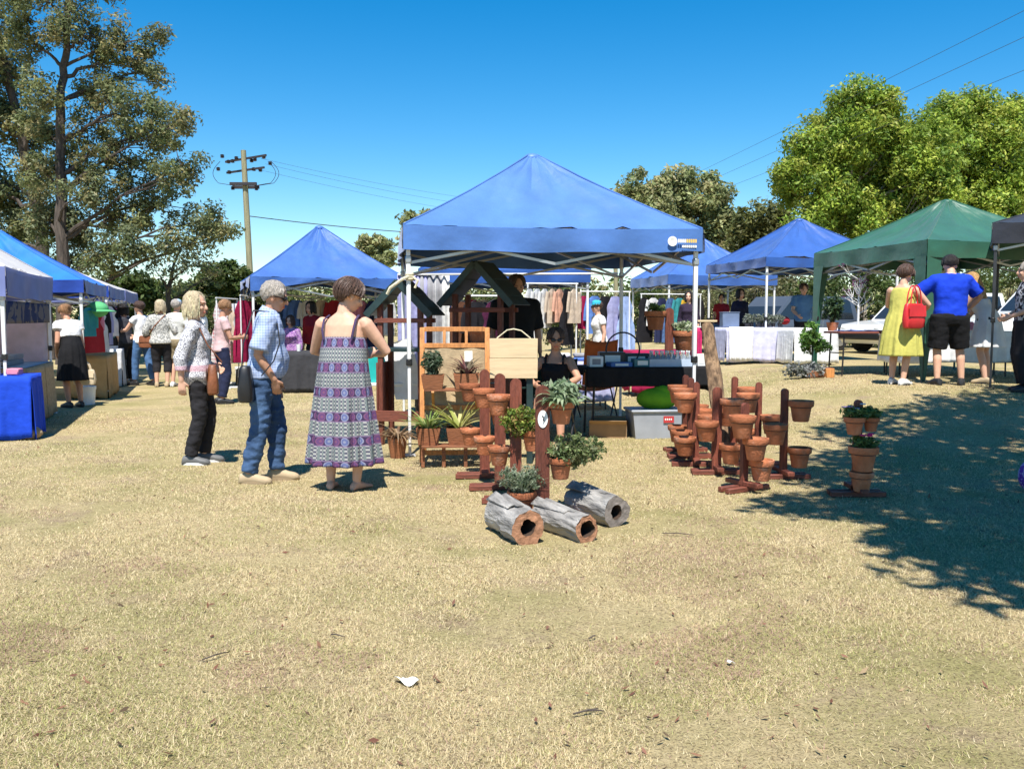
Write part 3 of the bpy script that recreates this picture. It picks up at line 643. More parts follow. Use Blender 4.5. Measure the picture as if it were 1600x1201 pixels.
q = t5(0.05, 0.05); bucket('white bucket weighing down the leg of the royal blue tent', (q.x, q.y - 0.02, gz(q.x, q.y)), 0.13, 0.27)
q = t10(-0.05, 0.05); bucket('white bucket at the foot of the bright blue tent leg on the left', (q.x + .04, q.y, gz(q.x, q.y)), 0.13, 0.27)
q = t2(-0.03, 3.0); bucket('white bucket at the leg of the clothes tent behind the man', (q.x, q.y, gz(q.x, q.y)), 0.13, 0.27)
# ================================================================ people
def skin_m(name, col): return mat('skin_' + name, col, 0.55, 0.06, 30, attr=True, spec=0.35)
SK_FAIR = skin_m('fair', (0.62, 0.36, 0.25)); SK_TAN = skin_m('tanned', (0.50, 0.26, 0.165)); SK_MID = skin_m('mid', (0.44, 0.23, 0.15))
def hair_m(name, col):
    mat('strand_' + name, tuple(min(.8, c * 1.45 + .01) for c in col), 0.5, 0.5, 50, spec=0.4)
    return mat('hair_' + name, col, 0.5, 0.5, 60, 0.7, 90, stretch=(3, 3, 0.4), spec=0.4)
H_BLONDE = hair_m('blonde', (0.52, 0.42, 0.27)); H_GREY = hair_m('grey', (0.36, 0.32, 0.28)); H_BROWN = hair_m('brown', (0.065, 0.036, 0.026)); H_DARK = hair_m('dark', (0.015, 0.011, 0.01)); H_LTBROWN = hair_m('light_brown', (0.25, 0.13, 0.06))
def ik(a, c, l1, l2, hint):
    d = c - a; L = min(d.length, (l1 + l2) * 0.999); dn = d.normalized(); c = a + dn * L
    x = (l1 * l1 - l2 * l2 + L * L) / (2 * L); h = math.sqrt(max(0, l1 * l1 - x * x))
    hv = Vector(hint); hv = (hv - dn * hv.dot(dn)).normalized(); return a + dn * x + hv * h, c
MALE = [(.80, .115, .095, 0), (.88, .165, .115, 0), (.97, .16, .112, 0), (1.07, .15, .105, 0), (1.18, .16, .11, 0), (1.29, .178, .112, 0), (1.37, .165, .092, -.005), (1.425, .105, .068, -.01), (1.47, .06, .058, 0)]
FEM = [(.80, .125, .105, 0), (.89, .178, .122, -.005), (.97, .162, .11, 0), (1.06, .135, .096, 0), (1.15, .138, .1, .004), (1.25, .15, .118, .016), (1.34, .148, .092, .002), (1.405, .10, .062, -.008), (1.45, .05, .05, 0)]
def person(label, loc, yaw, H=1.7, sex='m', skin=None, w=1.0, belly=0.0, lean=0, feet_=((-.1, .0, 0), (.1, .0, 0)), foot_yaw=(8, -8), wrist=(None, None), elbow=((-.5, -1, 0), (.5, -1, 0)), palm=((1, 0, 0), (-1, 0, 0)), curl=0.5, hdir=(None, None),
           head=(0, 0), pelvis=(0, 0, 0), seat=False, wear=(), hair=None, vox=0.011, group=None, seed=1, name='person'):
    S = H / 1.7; root = thing(name, label, 'person', loc, yaw, group); root.scale = (S, S, S); J = {}
    prof = MALE if sex == 'm' else FEM; pz = 0.92; ln = R(lean); pel = Vector(pelvis)
    def sp(p):                                   # bend the upper body forward about the hips, shift with the pelvis
        p = Vector(p); t = min(1, max(0, (p.z - pz + 0.05) / 0.3)); a = ln * t
        dz = p.z - pz; q = Vector((p.x, p.y * math.cos(a) + dz * math.sin(a), pz + dz * math.cos(a) - p.y * math.sin(a))) if p.z > pz - .05 else p
        return q + pel
    def trings(off, z0, z1, extra=None):
        out = []; zs = sorted(set([z0, z1] + [q[0] for q in prof if z0 < q[0] < z1]))
        for z in zs:
            for i in range(len(prof) - 1):
                if prof[i][0] <= z <= prof[i + 1][0] + 1e-6:
                    t = (z - prof[i][0]) / (prof[i + 1][0] - prof[i][0]); rx, ry, yo = [prof[i][k] * (1 - t) + prof[i + 1][k] * t for k in (1, 2, 3)]; break
            bl = belly * math.exp(-((z - 1.03) / .13) ** 2); rx = rx * w + off + bl * .25; ry = ry * (0.5 + 0.5 * w) + off + bl * .5; yo += bl * .5
            if extra: rx, ry = extra(z, rx, ry)
            out.append([sp((rx * math.copysign(abs(math.cos(a)) ** .85, math.cos(a)), yo + ry * math.copysign(abs(math.sin(a)) ** .85, math.sin(a)), z)) for a in [2 * math.pi * k / 24 for k in range(24)]])
        return out
    shx = (.178 if sex == 'm' else .158) * w; hips = [pel + Vector((s * .09 * w, 0, .90)) for s in (-1, 1)]
    legs = []; feetp = []
    for i in (0, 1):
        f = Vector(feet_[i]); ank = f + Vector((0, -0.03, .085)); fy = R(foot_yaw[i]); fd = Vector((math.sin(-fy) * 1, math.cos(fy), 0))
        k, ank = ik(hips[i], ank, .416, .412, fd + Vector((0, 0.2, 0)) if not seat else Vector((0, 1, 1.2))); legs.append((hips[i], k, ank)); feetp.append((ank, fd))
    arms = []
    for i in (0, 1):
        s = (-1, 1)[i]; sh = sp((s * shx, -.005, 1.375 if sex == 'm' else 1.355)); wr = wrist[i]
        wr = Vector(wr) if wr else sh + Vector((s * .07, .03, -.52)); e, wr = ik(sh, wr, .285, .25, elbow[i]); arms.append((sh, e, wr))
    J.update(legs=legs, arms=arms, S=S)
    hp, hy = R(head[1]), R(head[0]); nb = sp((0, -.005, 1.44)); hc0 = sp((0, .012, 1.585)) ; nk = sp((0, 0, 1.5))
    HM = Matrix.Rotation(hy, 3, 'Z') @ Matrix.Rotation(-hp - ln * .5, 3, 'X'); hc = nk + HM @ Vector((0, .02, .09))
    J['head'] = hc; J['HM'] = HM
    mb = MB()
    mb.loft(trings(0, .80, prof[-1][0]))
    mb.capsule([nb, nk, hc - HM @ Vector((0, .012, .03))], [.06, .052, .052])
    hl = lambda x, y, z: hc + HM @ Vector((x, y, z))
    mb.ell(hl(0, -.012, .03), (.076, .095, .09), HM); mb.ell(hl(0, .022, -.035), (.058, .068, .078), HM); mb.ell(hl(0, .052, -.082), (.03, .03, .026), HM)
    mb.capsule([hl(0, .086, .012), hl(0, .106, -.026)], [.011, .016], 8); mb.ell(hl(0, .086, -.062), (.024, .012, .012), HM); mb.ell(hl(0, .082, .032), (.05, .012, .011), HM)
    for s in (-1, 1):
        mb.ell(hl(s * .076, -.01, -.008), (.01, .022, .033), HM); mb.ell(hl(s * .036, .066, -.022), (.024, .02, .02), HM)
    for (h, k, a) in legs:
        m1 = h.lerp(k, .5); m2 = k.lerp(a, .35); d = (k - a).normalized(); back = Vector((0, -.012, 0))
        mb.capsule([h, m1, k, m2 + back, a], [.088 * w, .073 * w, .054, .056, .036], 12)
    for (a, fd) in feetp:
        s_ = Vector((-fd.y, fd.x, 0)); fl = Vector((a.x, a.y, a.z - .085))
        rings = []
        for t, wd, ht in ((-.065, .022, .045), (-.045, .034, .07), (.0, .036, .085), (.06, .04, .06), (.12, .046, .038), (.165, .04, .028), (.185, .02, .018)):
            c = fl + fd * t; rings.append([c + s_ * wd * math.cos(q) + Vector((0, 0, ht * .5 + ht * .5 * math.sin(q))) for q in [2 * math.pi * k / 10 for k in range(10)]])
        mb.loft(rings)
    for i, (sh, e, wr) in enumerate(arms):
        fa = (wr - e).normalized(); mb.capsule([sh, sh.lerp(e, .5), e, e.lerp(wr, .3), wr], [.056 * (.6 + .4 * w), .047 * (.5 + .5 * w), .038, .040, .026], 12)
        hd = Vector(hdir[i]).normalized() if hdir[i] else fa; pn = Vector(palm[i]); pn = (pn - hd * pn.dot(hd)).normalized(); sd_ = hd.cross(pn).normalized()
        th = sd_ if sd_.dot(Vector((0, 1, .3))) > 0 else -sd_
        pc = wr + hd * .055; rings = []
        for t, wd, tk in ((-.005, .024, .02), (.03, .036, .017), (.075, .04, .015), (.095, .036, .011)):
            c = wr + hd * t; rings.append([c + sd_ * wd * math.cos(q) + pn * tk * math.sin(q) for q in [2 * math.pi * k / 10 for k in range(10)]])
        mb.loft(rings)
        for j, (o, L) in enumerate(((.030, .068), (.0105, .078), (-.0095, .073), (-.029, .056))):
            p0 = wr + hd * .085 + th * o; d1 = (hd + pn * curl * .7 + th * o * 2.2).normalized(); d2 = (hd * (1 - curl * .6) + pn * curl * 1.5).normalized(); d3 = (hd * (1 - curl * 1.2) + pn * curl * 1.9).normalized()
            p1 = p0 + d1 * L * .45; p2 = p1 + d2 * L * .32; p3 = p2 + d3 * L * .24; mb.capsule([p0, p1, p2, p3], [.0095, .009, .0085, .0075], 8)
        t0 = wr + hd * .022 + th * .028; t1_ = t0 + (th * .75 + hd * .7 + pn * .35).normalized() * .04; t2_ = t1_ + (hd + pn * .5 + th * .1).normalized() * .032; mb.capsule([t0, t1_, t2_], [.014, .0115, .009], 8)
    me = remeshed(mb, vox, 2); me.name = 'body'
    hi = HM.inverted(); cols = np.ones((len(me.vertices), 4), np.float32); co = np.empty(len(me.vertices) * 3, np.float32); me.vertices.foreach_get('co', co); co = co.reshape(-1, 3)
    L = (co - np.array(hc)) @ np.array(hi).T
    lips = (np.abs(L[:, 0]) < .024) & (np.abs(L[:, 2] + .062) < .011) & (L[:, 1] > .07); cols[lips, :3] = (.95, .55, .55)
    eyes = (np.abs(np.abs(L[:, 0]) - .033) < .014) & (np.abs(L[:, 2] - .008) < .007) & (L[:, 1] > .05); cols[eyes, :3] = (.12, .12, .13)
    brow = (np.abs(np.abs(L[:, 0]) - .035) < .02) & (np.abs(L[:, 2] - .032) < .006) & (L[:, 1] > .05); cols[brow, :3] = (.4, .32, .28)
    a = me.color_attributes.new('Col', 'FLOAT_COLOR', 'POINT'); a.data.foreach_set('color', cols.ravel())
    link('body', me, skin or SK_FAIR, root)
    def chain(P, fr):                            # polyline along a limb up to fraction fr (0..2)
        a, b, c = P; n = 7; out = []
        for i in range(n):
            t = fr * i / (n - 1); out.append(a.lerp(b, t) if t <= 1 else b.lerp(c, t - 1))
        return out
    for it in wear:
        kind, mt = it[0], it[1]; o = dict(off=.016, wr=(.006, 11, 14)); o.update(it[2] if len(it) > 2 else {})
        off = o['off']; m = MB(); vx = o.get('vox', vox * 1.15)
        if kind in ('shirt', 'top', 'blouse', 'singlet'):
            fl = o.get('flare', 0); z0 = o.get('z0', .86); z1 = o.get('z1', 1.455 if sex == 'm' else 1.42)
            m.loft(trings(off, z0, z1, lambda z, a, b: (a + fl * max(0, 1.1 - z) / .25, b + fl * max(0, 1.1 - z) / .25)))
            sl = o.get('sleeve', .5)
            if sl > 0:
                for (sh, e, wr) in arms:
                    P = chain((sh, e, wr), sl); sf = o.get('sflare', .014); n = len(P)
                    rs = .056 * (.6 + .4 * w) + off; m.ell(sh, (rs, rs, rs)); m.capsule([sh, sp((0, -.005, sh.z * 0 + (1.42 if sex == 'm' else 1.40)))], [rs, .055 + off * .6])
                    m.tube([sh + (sh - e).normalized() * .02] + P, [.05 * (.6 + .4 * w)] + [(.056 * (.6 + .4 * w) * (1 - .3 * k / (n - 1) * sl) + off * .8 + sf * k / (n - 1)) for k in range(n)], 14)
            if kind == 'shirt' and o.get('collar'):
                cl = MB(); cl.grid(lambda u, v: sp((math.cos(2 * math.pi * u) * (.066 + .028 * v), -.004 + math.sin(2 * math.pi * u) * (.064 + .03 * v), 1.495 - .05 * v - .02 * math.sin(2 * math.pi * u))), 24, 4, True); c_ = cl.build('collar', mt, root); q_ = c_.modifiers.new('thick', 'SOLIDIFY'); q_.thickness = .006
            nm = kind
        elif kind in ('trousers', 'jeans', 'shorts'):
            lg = o.get('leg', 1.93); m.loft(trings(off * .8, .80, o.get('z1', .95)))
            for (h, k, a) in legs:
                P = chain((h + Vector((0, 0, .02)), k, a), lg); n = len(P); fl = o.get('flare', 0)
                base = [.092 * w, .084 * w, .074 * w, .06 * w + .004, .06 * w, .054 * w, .049 * w]
                rr = [np.interp(lg * j / (n - 1), [0, .33, .66, 1, 1.35, 1.7, 2], base) + off + fl * j / (n - 1) for j in range(n)]
                m.tube(P, rr, 16)
            nm = kind
        elif kind == 'shoes':
            for (a, fd) in feetp:
                m = MB(); s_ = Vector((-fd.y, fd.x, 0)); fl = Vector((a.x, a.y, a.z - .088)); rings = []
                for t, wd, ht in ((-.092, .022, .05), (-.078, .04, .09), (-.01, .045, .115), (.05, .049, .1), (.11, .055, .076), (.165, .053, .064), (.195, .042, .052), (.21, .022, .036)):
                    c = fl + fd * t * .92; wd *= .9; rings.append([c + s_ * wd * math.cos(q) + Vector((0, 0, ht * .5 + ht * .5 * math.copysign(abs(math.sin(q)) ** .7, math.sin(q)))) for q in [2 * math.pi * k / 14 for k in range(14)]])
                m.loft(rings); sh_ = m.build('shoe', mt, root)
                m = MB(); rings = []
                for zz in (-.004, .027):
                    rings.append([fl + fd * (.052 + .144 * math.cos(q)) + s_ * (.048 + .006 * math.cos(q)) * math.sin(q) + Vector((0, 0, zz)) for q in [2 * math.pi * k / 18 for k in range(18)]])
                m.loft(rings); m.build('sole', o.get('sole', M_RUBBER), sh_)
            continue
        elif kind in ('dress', 'skirt'):
            P = o['prof']; rp = o.get('ripple', .02); nr = o.get('n', 11); nu = 96; N = o.get('rows', 40); V = []; UV = []
            zs = [q[0] for q in P]
            for j in range(N):
                z = zs[0] + (zs[-1] - zs[0]) * j / (N - 1); t = j / (N - 1)
                rx = np.interp(-z, [-q for q in zs], [q[1] for q in P]); ry = np.interp(-z, [-q for q in zs], [q[2] for q in P]); yo = np.interp(-z, [-q for q in zs], [(q[3] if len(q) > 3 else 0) for q in P])
                for i in range(nu):
                    th = 2 * math.pi * i / nu; k = 1 + rp * t / max(rx, .1) * .5 * (math.sin(nr * th + 1.3 * math.sin(2 * th + seed)) + .6 * math.sin((nr * 2 + 1) * th + 2 + 2 * t)) * min(1, 2 * t)
                    V.append(sp((rx * k * math.cos(th), yo + ry * k * math.sin(th), z)) if z > pz else Vector((rx * k * math.cos(th), yo + ry * k * math.sin(th), z)) + pel)
            F = [(j * nu + i, j * nu + (i + 1) % nu, (j + 1) * nu + (i + 1) % nu, (j + 1) * nu + i) for j in range(N - 1) for i in range(nu)]
            m.add(V, F); me = m.mesh(True, False); uv = me.uv_layers.new(name='UV')
            for p in me.polygons:
                for li, vi in zip(p.loop_indices, p.vertices):
                    i = vi % nu; j = vi // nu
                    if i == 0 and any((q % nu) == nu - 1 for q in p.vertices): i = nu
                    uv.data[li].uv = (i / nu, j / (N - 1))
            ob = link(kind, me, mt, root); sm = ob.modifiers.new('thick', 'SOLIDIFY'); sm.thickness = .006; sm.offset = -1
            continue
        elif kind == 'strap':
            for q in o['paths']:
                m = MB(); m.tube([Vector(v) for v in q], o.get('r', .008), 6); m.build('strap', mt, root)
            continue
        elif kind == 'hat':
            m.lathe([(.098, .05), (.1, .075), (.092, .115), (.05, .14), (.005, .145)], 18)
            if o.get('brim', 0): m.lathe([(.09, .05), (.1 + o['brim'], .042), (.1 + o['brim'], .048), (.09, .058)], 22)
            else:
                m.loft([[Vector((.075 * math.cos(q), .06 + (.085 + .06 * 1) * max(0, math.sin(q)), .055 + dz)) for q in [math.pi * k / 10 for k in range(11)]] for dz in (0, .008)], True)
            m.xform(Matrix.Translation(hc + HM @ Vector((0, -.01, 0))) @ HM.to_4x4()); m.build('hat', mt, root); continue
        elif kind == 'sunglasses':
            for s in (-1, 1): m.ell(hl(s * .033, .088, .008), (.029, .012, .021), HM); m.tube([hl(s * .06, .08, .014), hl(s * .078, .04, .012), hl(s * .08, -.01, .01)], .004, 5)
            m.tube([hl(-.01, .1, .012), hl(.01, .1, .012)], .004, 5); m.build('sunglasses', mt, root); continue
        elif kind == 'belt':
            m.loft(trings(off, .955, .99)); m.build('belt', mt, root); continue
        else: continue
        me = remeshed(m, vx, 3, o['wr'], seed); me.name = nm; link(nm, me, mt, root)
    if hair:
        style, hm = hair; rnd = random.Random(seed + 5); m = MB()
        m.ell(hl(0, -.022, .040), (.080, .092, .086), HM)
        nst = {'short': 110, 'full': 170, 'bob': 150, 'long': 150, 'bun': 90, 'ponytail': 90}[style]; Ls = {'short': .10, 'full': .1, 'bob': .225, 'long': .42, 'bun': .1, 'ponytail': .12}[style]
        for k in range(nst):
            az = rnd.uniform(R(-235), R(55)) if style != 'x' else 0
            if style in ('bob', 'long'): az = rnd.uniform(R(-228), R(48))
            rad0 = rnd.uniform(.0, .5); P = []; LL = Ls * rnd.uniform(.8, 1.1); kr = rnd.uniform(.93, 1.1) * (1.1 if style == 'full' else 1); wv = rnd.uniform(0, 6)
            back = max(0, -math.sin(az)); lo = R(-12 - (72 if style == 'full' else 46) * back)
            for t in [q / 6 for q in range(7)]:
                phi = R(88) - rad0 - t * ((1.75 + .75 * back) if style in ('short', 'full', 'bun', 'ponytail') else 1.5); ph = max(phi, lo); cp = math.cos(ph); sp_ = math.sin(ph)
                x = .087 * kr * cp * math.cos(az); y = -.02 + .101 * kr * cp * math.sin(az); z = .042 + .094 * kr * sp_
                if style in ('bob', 'long') and t > .5: z -= (t - .5) * 2 * (LL - .1); x *= 1 + .15 * (t - .5); y = y * (1 + .1 * (t - .5))
                P.append(hl(x + rnd.gauss(0, .003) + .004 * math.sin(wv + 5 * t), y + rnd.gauss(0, .003), z))
            m.tube(P, [.009, .0125, .013, .013, .0125, .011, .005], 6)
        if style == 'bun': m.ell(hl(0, -.12, .06), (.045, .045, .045), HM)
        if style == 'ponytail': m.capsule([hl(0, -.11, .06), hl(0, -.15, -.02), hl(0, -.14, -.16)], [.03, .035, .012])
        if vox <= .011:
            hs = MB()
            for k in range(520 if vox < .009 else 240):
                az = rnd.uniform(R(-228), R(48)); rad0 = rnd.uniform(0, .6); kr = rnd.uniform(1.0, 1.12) * (1.17 if style == 'full' else 1); fk = rnd.uniform(0, .2 if style == 'full' else .08); back = max(0, -math.sin(az)); lo = R(-12 - (72 if style == 'full' else 46) * back); P = []; wv = rnd.uniform(0, 6); LL = Ls * rnd.uniform(.85, 1.15); dz = rnd.gauss(0, .1)
                for t in [q / 7 for q in range(8)]:
                    ph = max(R(88) - rad0 - t * ((1.75 + .75 * back) if style not in ('bob', 'long') else 1.5), lo); x = .087 * kr * math.cos(ph) * math.cos(az + dz * t); y = -.02 + .101 * kr * math.cos(ph) * math.sin(az + dz * t); z = .042 + .094 * kr * math.sin(ph); x *= 1 + fk * t * t; y = -.02 + (y + .02) * (1 + fk * t * t)
                    if style in ('bob', 'long') and t > .5: z -= (t - .5) * 2 * (LL - .1); x *= 1 + .17 * (t - .5)
                    wb = .007 if style == 'full' else .004
                    P.append(hl(x + wb * math.sin(wv + 6 * t), y + wb * math.cos(wv + 5 * t), z))
                hs.tube(P, [.0022] * 6 + [.0018, .0008], 4)
            o_ = hs.build('hair_strands', MATS['strand_' + hm.name[5:]], root); o_['kind'] = 'stuff'
        me = remeshed(m, max(.0065, vox * .8), 0 if vox < .009 else 1, (.004, 40, 22), seed); me.name = 'hair'; link('hair', me, hm, root)
    J['root'] = root; J['W'] = lambda v: Matrix.Translation(Vector(loc)) @ Matrix.Rotation(yaw, 4, 'Z') @ Matrix.Scale(S, 4) @ Vector(v)
    J['sp'] = sp; J['hl'] = hl
    return J

# ---- patterned cloth
def nodes_mat(name, rough=0.85):
    m = bpy.data.materials.new(name); m.use_nodes = True; n = m.node_tree.nodes; b = n['Principled BSDF']; b.inputs['Roughness'].default_value = rough; b.inputs['Specular IOR Level'].default_value = 0.2
    return m, n, m.node_tree.links, b
def math_n(n, l, op, a, b=None):
    x = n.new('ShaderNodeMath'); x.operation = op
    for i, v in enumerate((a, b)):
        if v is None: continue
        if isinstance(v, (int, float)): x.inputs[i].default_value = v
        else: l.new(v, x.inputs[i])
    return x.outputs[0]
def mix_n(n, l, f, a, b):
    x = n.new('ShaderNodeMix'); x.data_type = 'RGBA'
    if isinstance(f, (int, float)): x.inputs[0].default_value = f
    else: l.new(f, x.inputs[0])
    for s, v in ((6, a), (7, b)):
        if isinstance(v, tuple): x.inputs[s].default_value = (*v, 1)
        else: l.new(v, x.inputs[s])
    return x.outputs[2]
def dress_pattern():
    m, n, l, b = nodes_mat('banded_dress_print'); tc = n.new('ShaderNodeTexCoord'); sx = n.new('ShaderNodeSeparateXYZ'); l.new(tc.outputs['UV'], sx.inputs[0]); u, v = sx.outputs[0], sx.outputs[1]
    fr = lambda x: math_n(n, l, 'FRACT', x); mul = lambda x, k: math_n(n, l, 'MULTIPLY', x, k); sub = lambda x, k: math_n(n, l, 'SUBTRACT', x, k); lt = lambda x, k: math_n(n, l, 'LESS_THAN', x, k); gt = lambda x, k: math_n(n, l, 'GREATER_THAN', x, k)
    vb = fr(math_n(n, l, 'ADD', mul(v, 5.3), .25)); cu = sub(fr(mul(u, 24)), .5); cv = mul(sub(vb, .5), .5)
    band = lt(math_n(n, l, 'ABSOLUTE', sub(vb, .5)), .17)
    d = math_n(n, l, 'SQRT', math_n(n, l, 'ADD', math_n(n, l, 'MULTIPLY', cu, cu), mul(math_n(n, l, 'MULTIPLY', cv, cv), 26)))
    alt = gt(fr(mul(u, 12)), .5)
    dot = mix_n(n, l, alt, (.11, .05, .14), (.11, .13, .27)); ring = mix_n(n, l, alt, (.17, .07, .14), (.22, .23, .33))
    cb = mix_n(n, l, lt(d, .44), (.045, .03, .075), ring); cb = mix_n(n, l, lt(d, .34), cb, dot); cb = mix_n(n, l, lt(d, .14), cb, ring)
    ck = n.new('ShaderNodeTexChecker'); mp = n.new('ShaderNodeMapping'); mp.inputs['Scale'].default_value = (96, 66, 1); l.new(tc.outputs['UV'], mp.inputs[0]); l.new(mp.outputs[0], ck.inputs['Vector']); ck.inputs['Scale'].default_value = 1.0
    ck.inputs['Color1'].default_value = (.36, .36, .34, 1); ck.inputs['Color2'].default_value = (.075, .075, .11, 1)
    st = gt(fr(mul(u, 48)), .62); cg = mix_n(n, l, st, ck.outputs['Color'], (.16, .19, .19))
    edge = lt(math_n(n, l, 'ABSOLUTE', sub(math_n(n, l, 'ABSOLUTE', sub(vb, .5)), .19)), .02)
    c = mix_n(n, l, band, cg, cb); c = mix_n(n, l, edge, c, (.2, .14, .24))
    l.new(c, b.inputs['Base Color']); return m
def speckle(name, a, bb, scale=70, th=.5, band=None):
    m, n, l, b = nodes_mat(name); tc = n.new('ShaderNodeTexCoord'); t = n.new('ShaderNodeTexNoise'); t.inputs['Scale'].default_value = scale; t.inputs['Detail'].default_value = 2; l.new(tc.outputs['Object'], t.inputs['Vector'])
    f = math_n(n, l, 'GREATER_THAN', t.outputs['Fac'], th); c = mix_n(n, l, f, a, bb)
    if band:
        sx = n.new('ShaderNodeSeparateXYZ'); l.new(tc.outputs['Object'], sx.inputs[0])
        k = math_n(n, l, 'LESS_THAN', math_n(n, l, 'ABSOLUTE', math_n(n, l, 'SUBTRACT', sx.outputs[2], band[0])), band[1]); c = mix_n(n, l, math_n(n, l, 'MULTIPLY', k, .6), c, band[2])
    l.new(c, b.inputs['Base Color']); return m
def stripes(name, a, bb, fz=60, fx=60):
    m, n, l, b = nodes_mat(name); tc = n.new('ShaderNodeTexCoord'); sx = n.new('ShaderNodeSeparateXYZ'); l.new(tc.outputs['Object'], sx.inputs[0])
    k = math_n(n, l, 'GREATER_THAN', math_n(n, l, 'FRACT', math_n(n, l, 'MULTIPLY', sx.outputs[2], fz)), .6); k2 = math_n(n, l, 'GREATER_THAN', math_n(n, l, 'FRACT', math_n(n, l, 'MULTIPLY', sx.outputs[1], fx)), .7)
    c = mix_n(n, l, math_n(n, l, 'MULTIPLY', math_n(n, l, 'ADD', k, k2), .42), a, bb); l.new(c, b.inputs['Base Color'])
    t = n.new('ShaderNodeTexNoise'); t.inputs['Scale'].default_value = 9; bp = n.new('ShaderNodeBump'); bp.inputs['Strength'].default_value = .5; bp.inputs['Distance'].default_value = .03; l.new(tc.outputs['Object'], t.inputs['Vector']); l.new(t.outputs['Fac'], bp.inputs['Height']); l.new(bp.outputs[0], b.inputs['Normal'])
    return m
DENIM = mat('denim', (0.035, 0.075, 0.17), 0.85, 0.45, 4, 0.3, 40, col2=(0.075, 0.14, 0.27), spec=0.2)
BLACKTR = cloth('black_trousers', (0.022, 0.021, 0.024)); WHITEC = cloth('white', (0.74, 0.74, 0.74)); GREYC = cloth('grey', (0.3, 0.3, 0.31)); BLACKC = cloth('black', (0.012, 0.012, 0.014)); REDC = cloth('red', (0.33, 0.02, 0.03))
SHOE_TAN = mat('tan_suede', (0.42, 0.32, 0.2), .85); SHOE_DK = mat('dark_shoe', (.02, .02, .022), .5); SHOE_WH = mat('white_shoe', (.7, .7, .7), .6)
E = R(-90)
def bag(label, c, size, mt, yaw=0, strap=None, handle=0, cat='bag', tilt=0):
    root = thing('shoulder_bag' if not handle else 'handbag', label, cat, c, yaw); m = MB(); w_, d_, h_ = size; rings = []
    for t, k in ((0, .72), (.06, .93), (.35, 1.04), (.7, .98), (.93, .9), (1, .8)):
        rings.append([Vector((w_ / 2 * k * math.copysign(abs(math.cos(q)) ** .5, math.cos(q)), d_ / 2 * (k - .25 * t) * math.copysign(abs(math.sin(q)) ** .5, math.sin(q)), h_ * (t - .5))) for q in [2 * math.pi * j / 24 for j in range(24)]])
    m.loft(rings); m.build('bag_body', mt, root)
    m = MB(); m.grid(lambda u, v: Vector((w_ * (.9 * (u - .5)), -d_ / 2 * (1.02 - .12 * v) - .004, h_ * (-.02 + .45 * v))), 8, 6); m.build('flap', mt, root)
    if handle:
        for sy in (-1, 1):
            m = MB(); m.tube([Vector((w_ * .28 * math.cos(math.pi * (1 - t)), sy * d_ * .25, h_ * .46 + handle * math.sin(math.pi * t))) for t in [k / 12 for k in range(13)]], .009, 7); m.build('handle', mt, root)
    if strap:
        M = Matrix.Translation(Vector(c)) @ Matrix.Rotation(yaw, 4, 'Z'); mi = M.inverted(); m = MB(); m.tube([mi @ Vector(p) for p in strap], .011, 7, True, .5); m.build('strap', mt, root)
    return root

# blonde woman, left
p = feet(313, 724)
Jb = person('blonde woman in speckled blouse and dark trousers watching the stall, seen from her right', p, R(-80), 1.58, 'f', SK_FAIR, w=.90, lean=-2, feet_=((-.08, .06, 0), (.08, -.05, 0)), foot_yaw=(5, -8), wrist=((-.2, .12, .98), (.22, -.12, .85)), palm=((1, 0, 0), (-1, 0, 0)), curl=.5,
    head=(-14, 4), hair=('bob', H_BLONDE), vox=.008, seed=3,
    wear=[('blouse', speckle('speckled_blouse', (.60, .59, .61), (.13, .13, .16), 95, .54, (.97, .03, (.5, .25, .3))), dict(off=.026, z0=.80, sleeve=1.6, flare=.015, sflare=.012, wr=(.009, 9, 12))), ('trousers', BLACKTR, dict(off=.016, leg=1.97, flare=.004, wr=(.010, 9, 15))), ('shoes', mat('grey_shoe', (.12, .12, .12), .6), dict(sole=SHOE_WH))])
W = Jb['W']; bag('tan leather shoulder bag hanging at the blonde woman\'s side', W((.20, .17, .86)), (.27, .11, .27), M_LEATHER, R(-70), [W((.12, .25, 1.03)), W((.19, .13, 1.2)), W((.15, .03, 1.415)), W((.1, -.06, 1.40)), W((.02, -.15, 1.2)), W((.1, -.02, 1.02)) if False else W((-.0, -.15, 1.1))])
# man with shoulder bag
p = feet(415, 752)
Jm = person('grey-haired man in pale blue checked shirt and jeans with his hand in his pocket', p, R(-78), 1.65, 'm', SK_TAN, w=.95, belly=.08, lean=7, feet_=((-.07, .12, 0), (.09, -.10, 0)), foot_yaw=(-4, -12), wrist=((-.22, .1, .82), (.18, .10, .89)), elbow=((-.5, -1, 0), (.35, -1, 0)), curl=.35, hdir=(None, (-.35, .15, -1)), head=(-4, 10), hair=('short', H_GREY), vox=.008, seed=4,
    wear=[('shirt', stripes('pale_blue_check', (.40, .48, .66), (.17, .25, .48), 45, 45), dict(off=.026, z0=.90, sleeve=.85, sflare=.026, collar=1, wr=(.016, 8, 9))), ('jeans', DENIM, dict(leg=1.97, flare=.006, off=.016, wr=(.017, 8, 15))), ('shoes', SHOE_TAN, dict(sole=mat('tan_sole', (.3, .22, .13), .8))), ('sunglasses', M_DARKPL)])
W = Jm['W']; bag('black shoulder bag hanging behind the man in jeans', W((.215, -.13, .86)), (.25, .13, .29), mat('black_nylon', (.012, .012, .014), .45, .3, 12), R(-78), [W((.235, -.16, .95)), W((.25, -.14, 1.2)), W((.15, -.06, 1.47)), W((.12, .06, 1.46)), W((.15, .13, 1.36)), W((.21, .15, 1.2)), W((.245, .10, 1.05)), W((.27, .0, .93))])
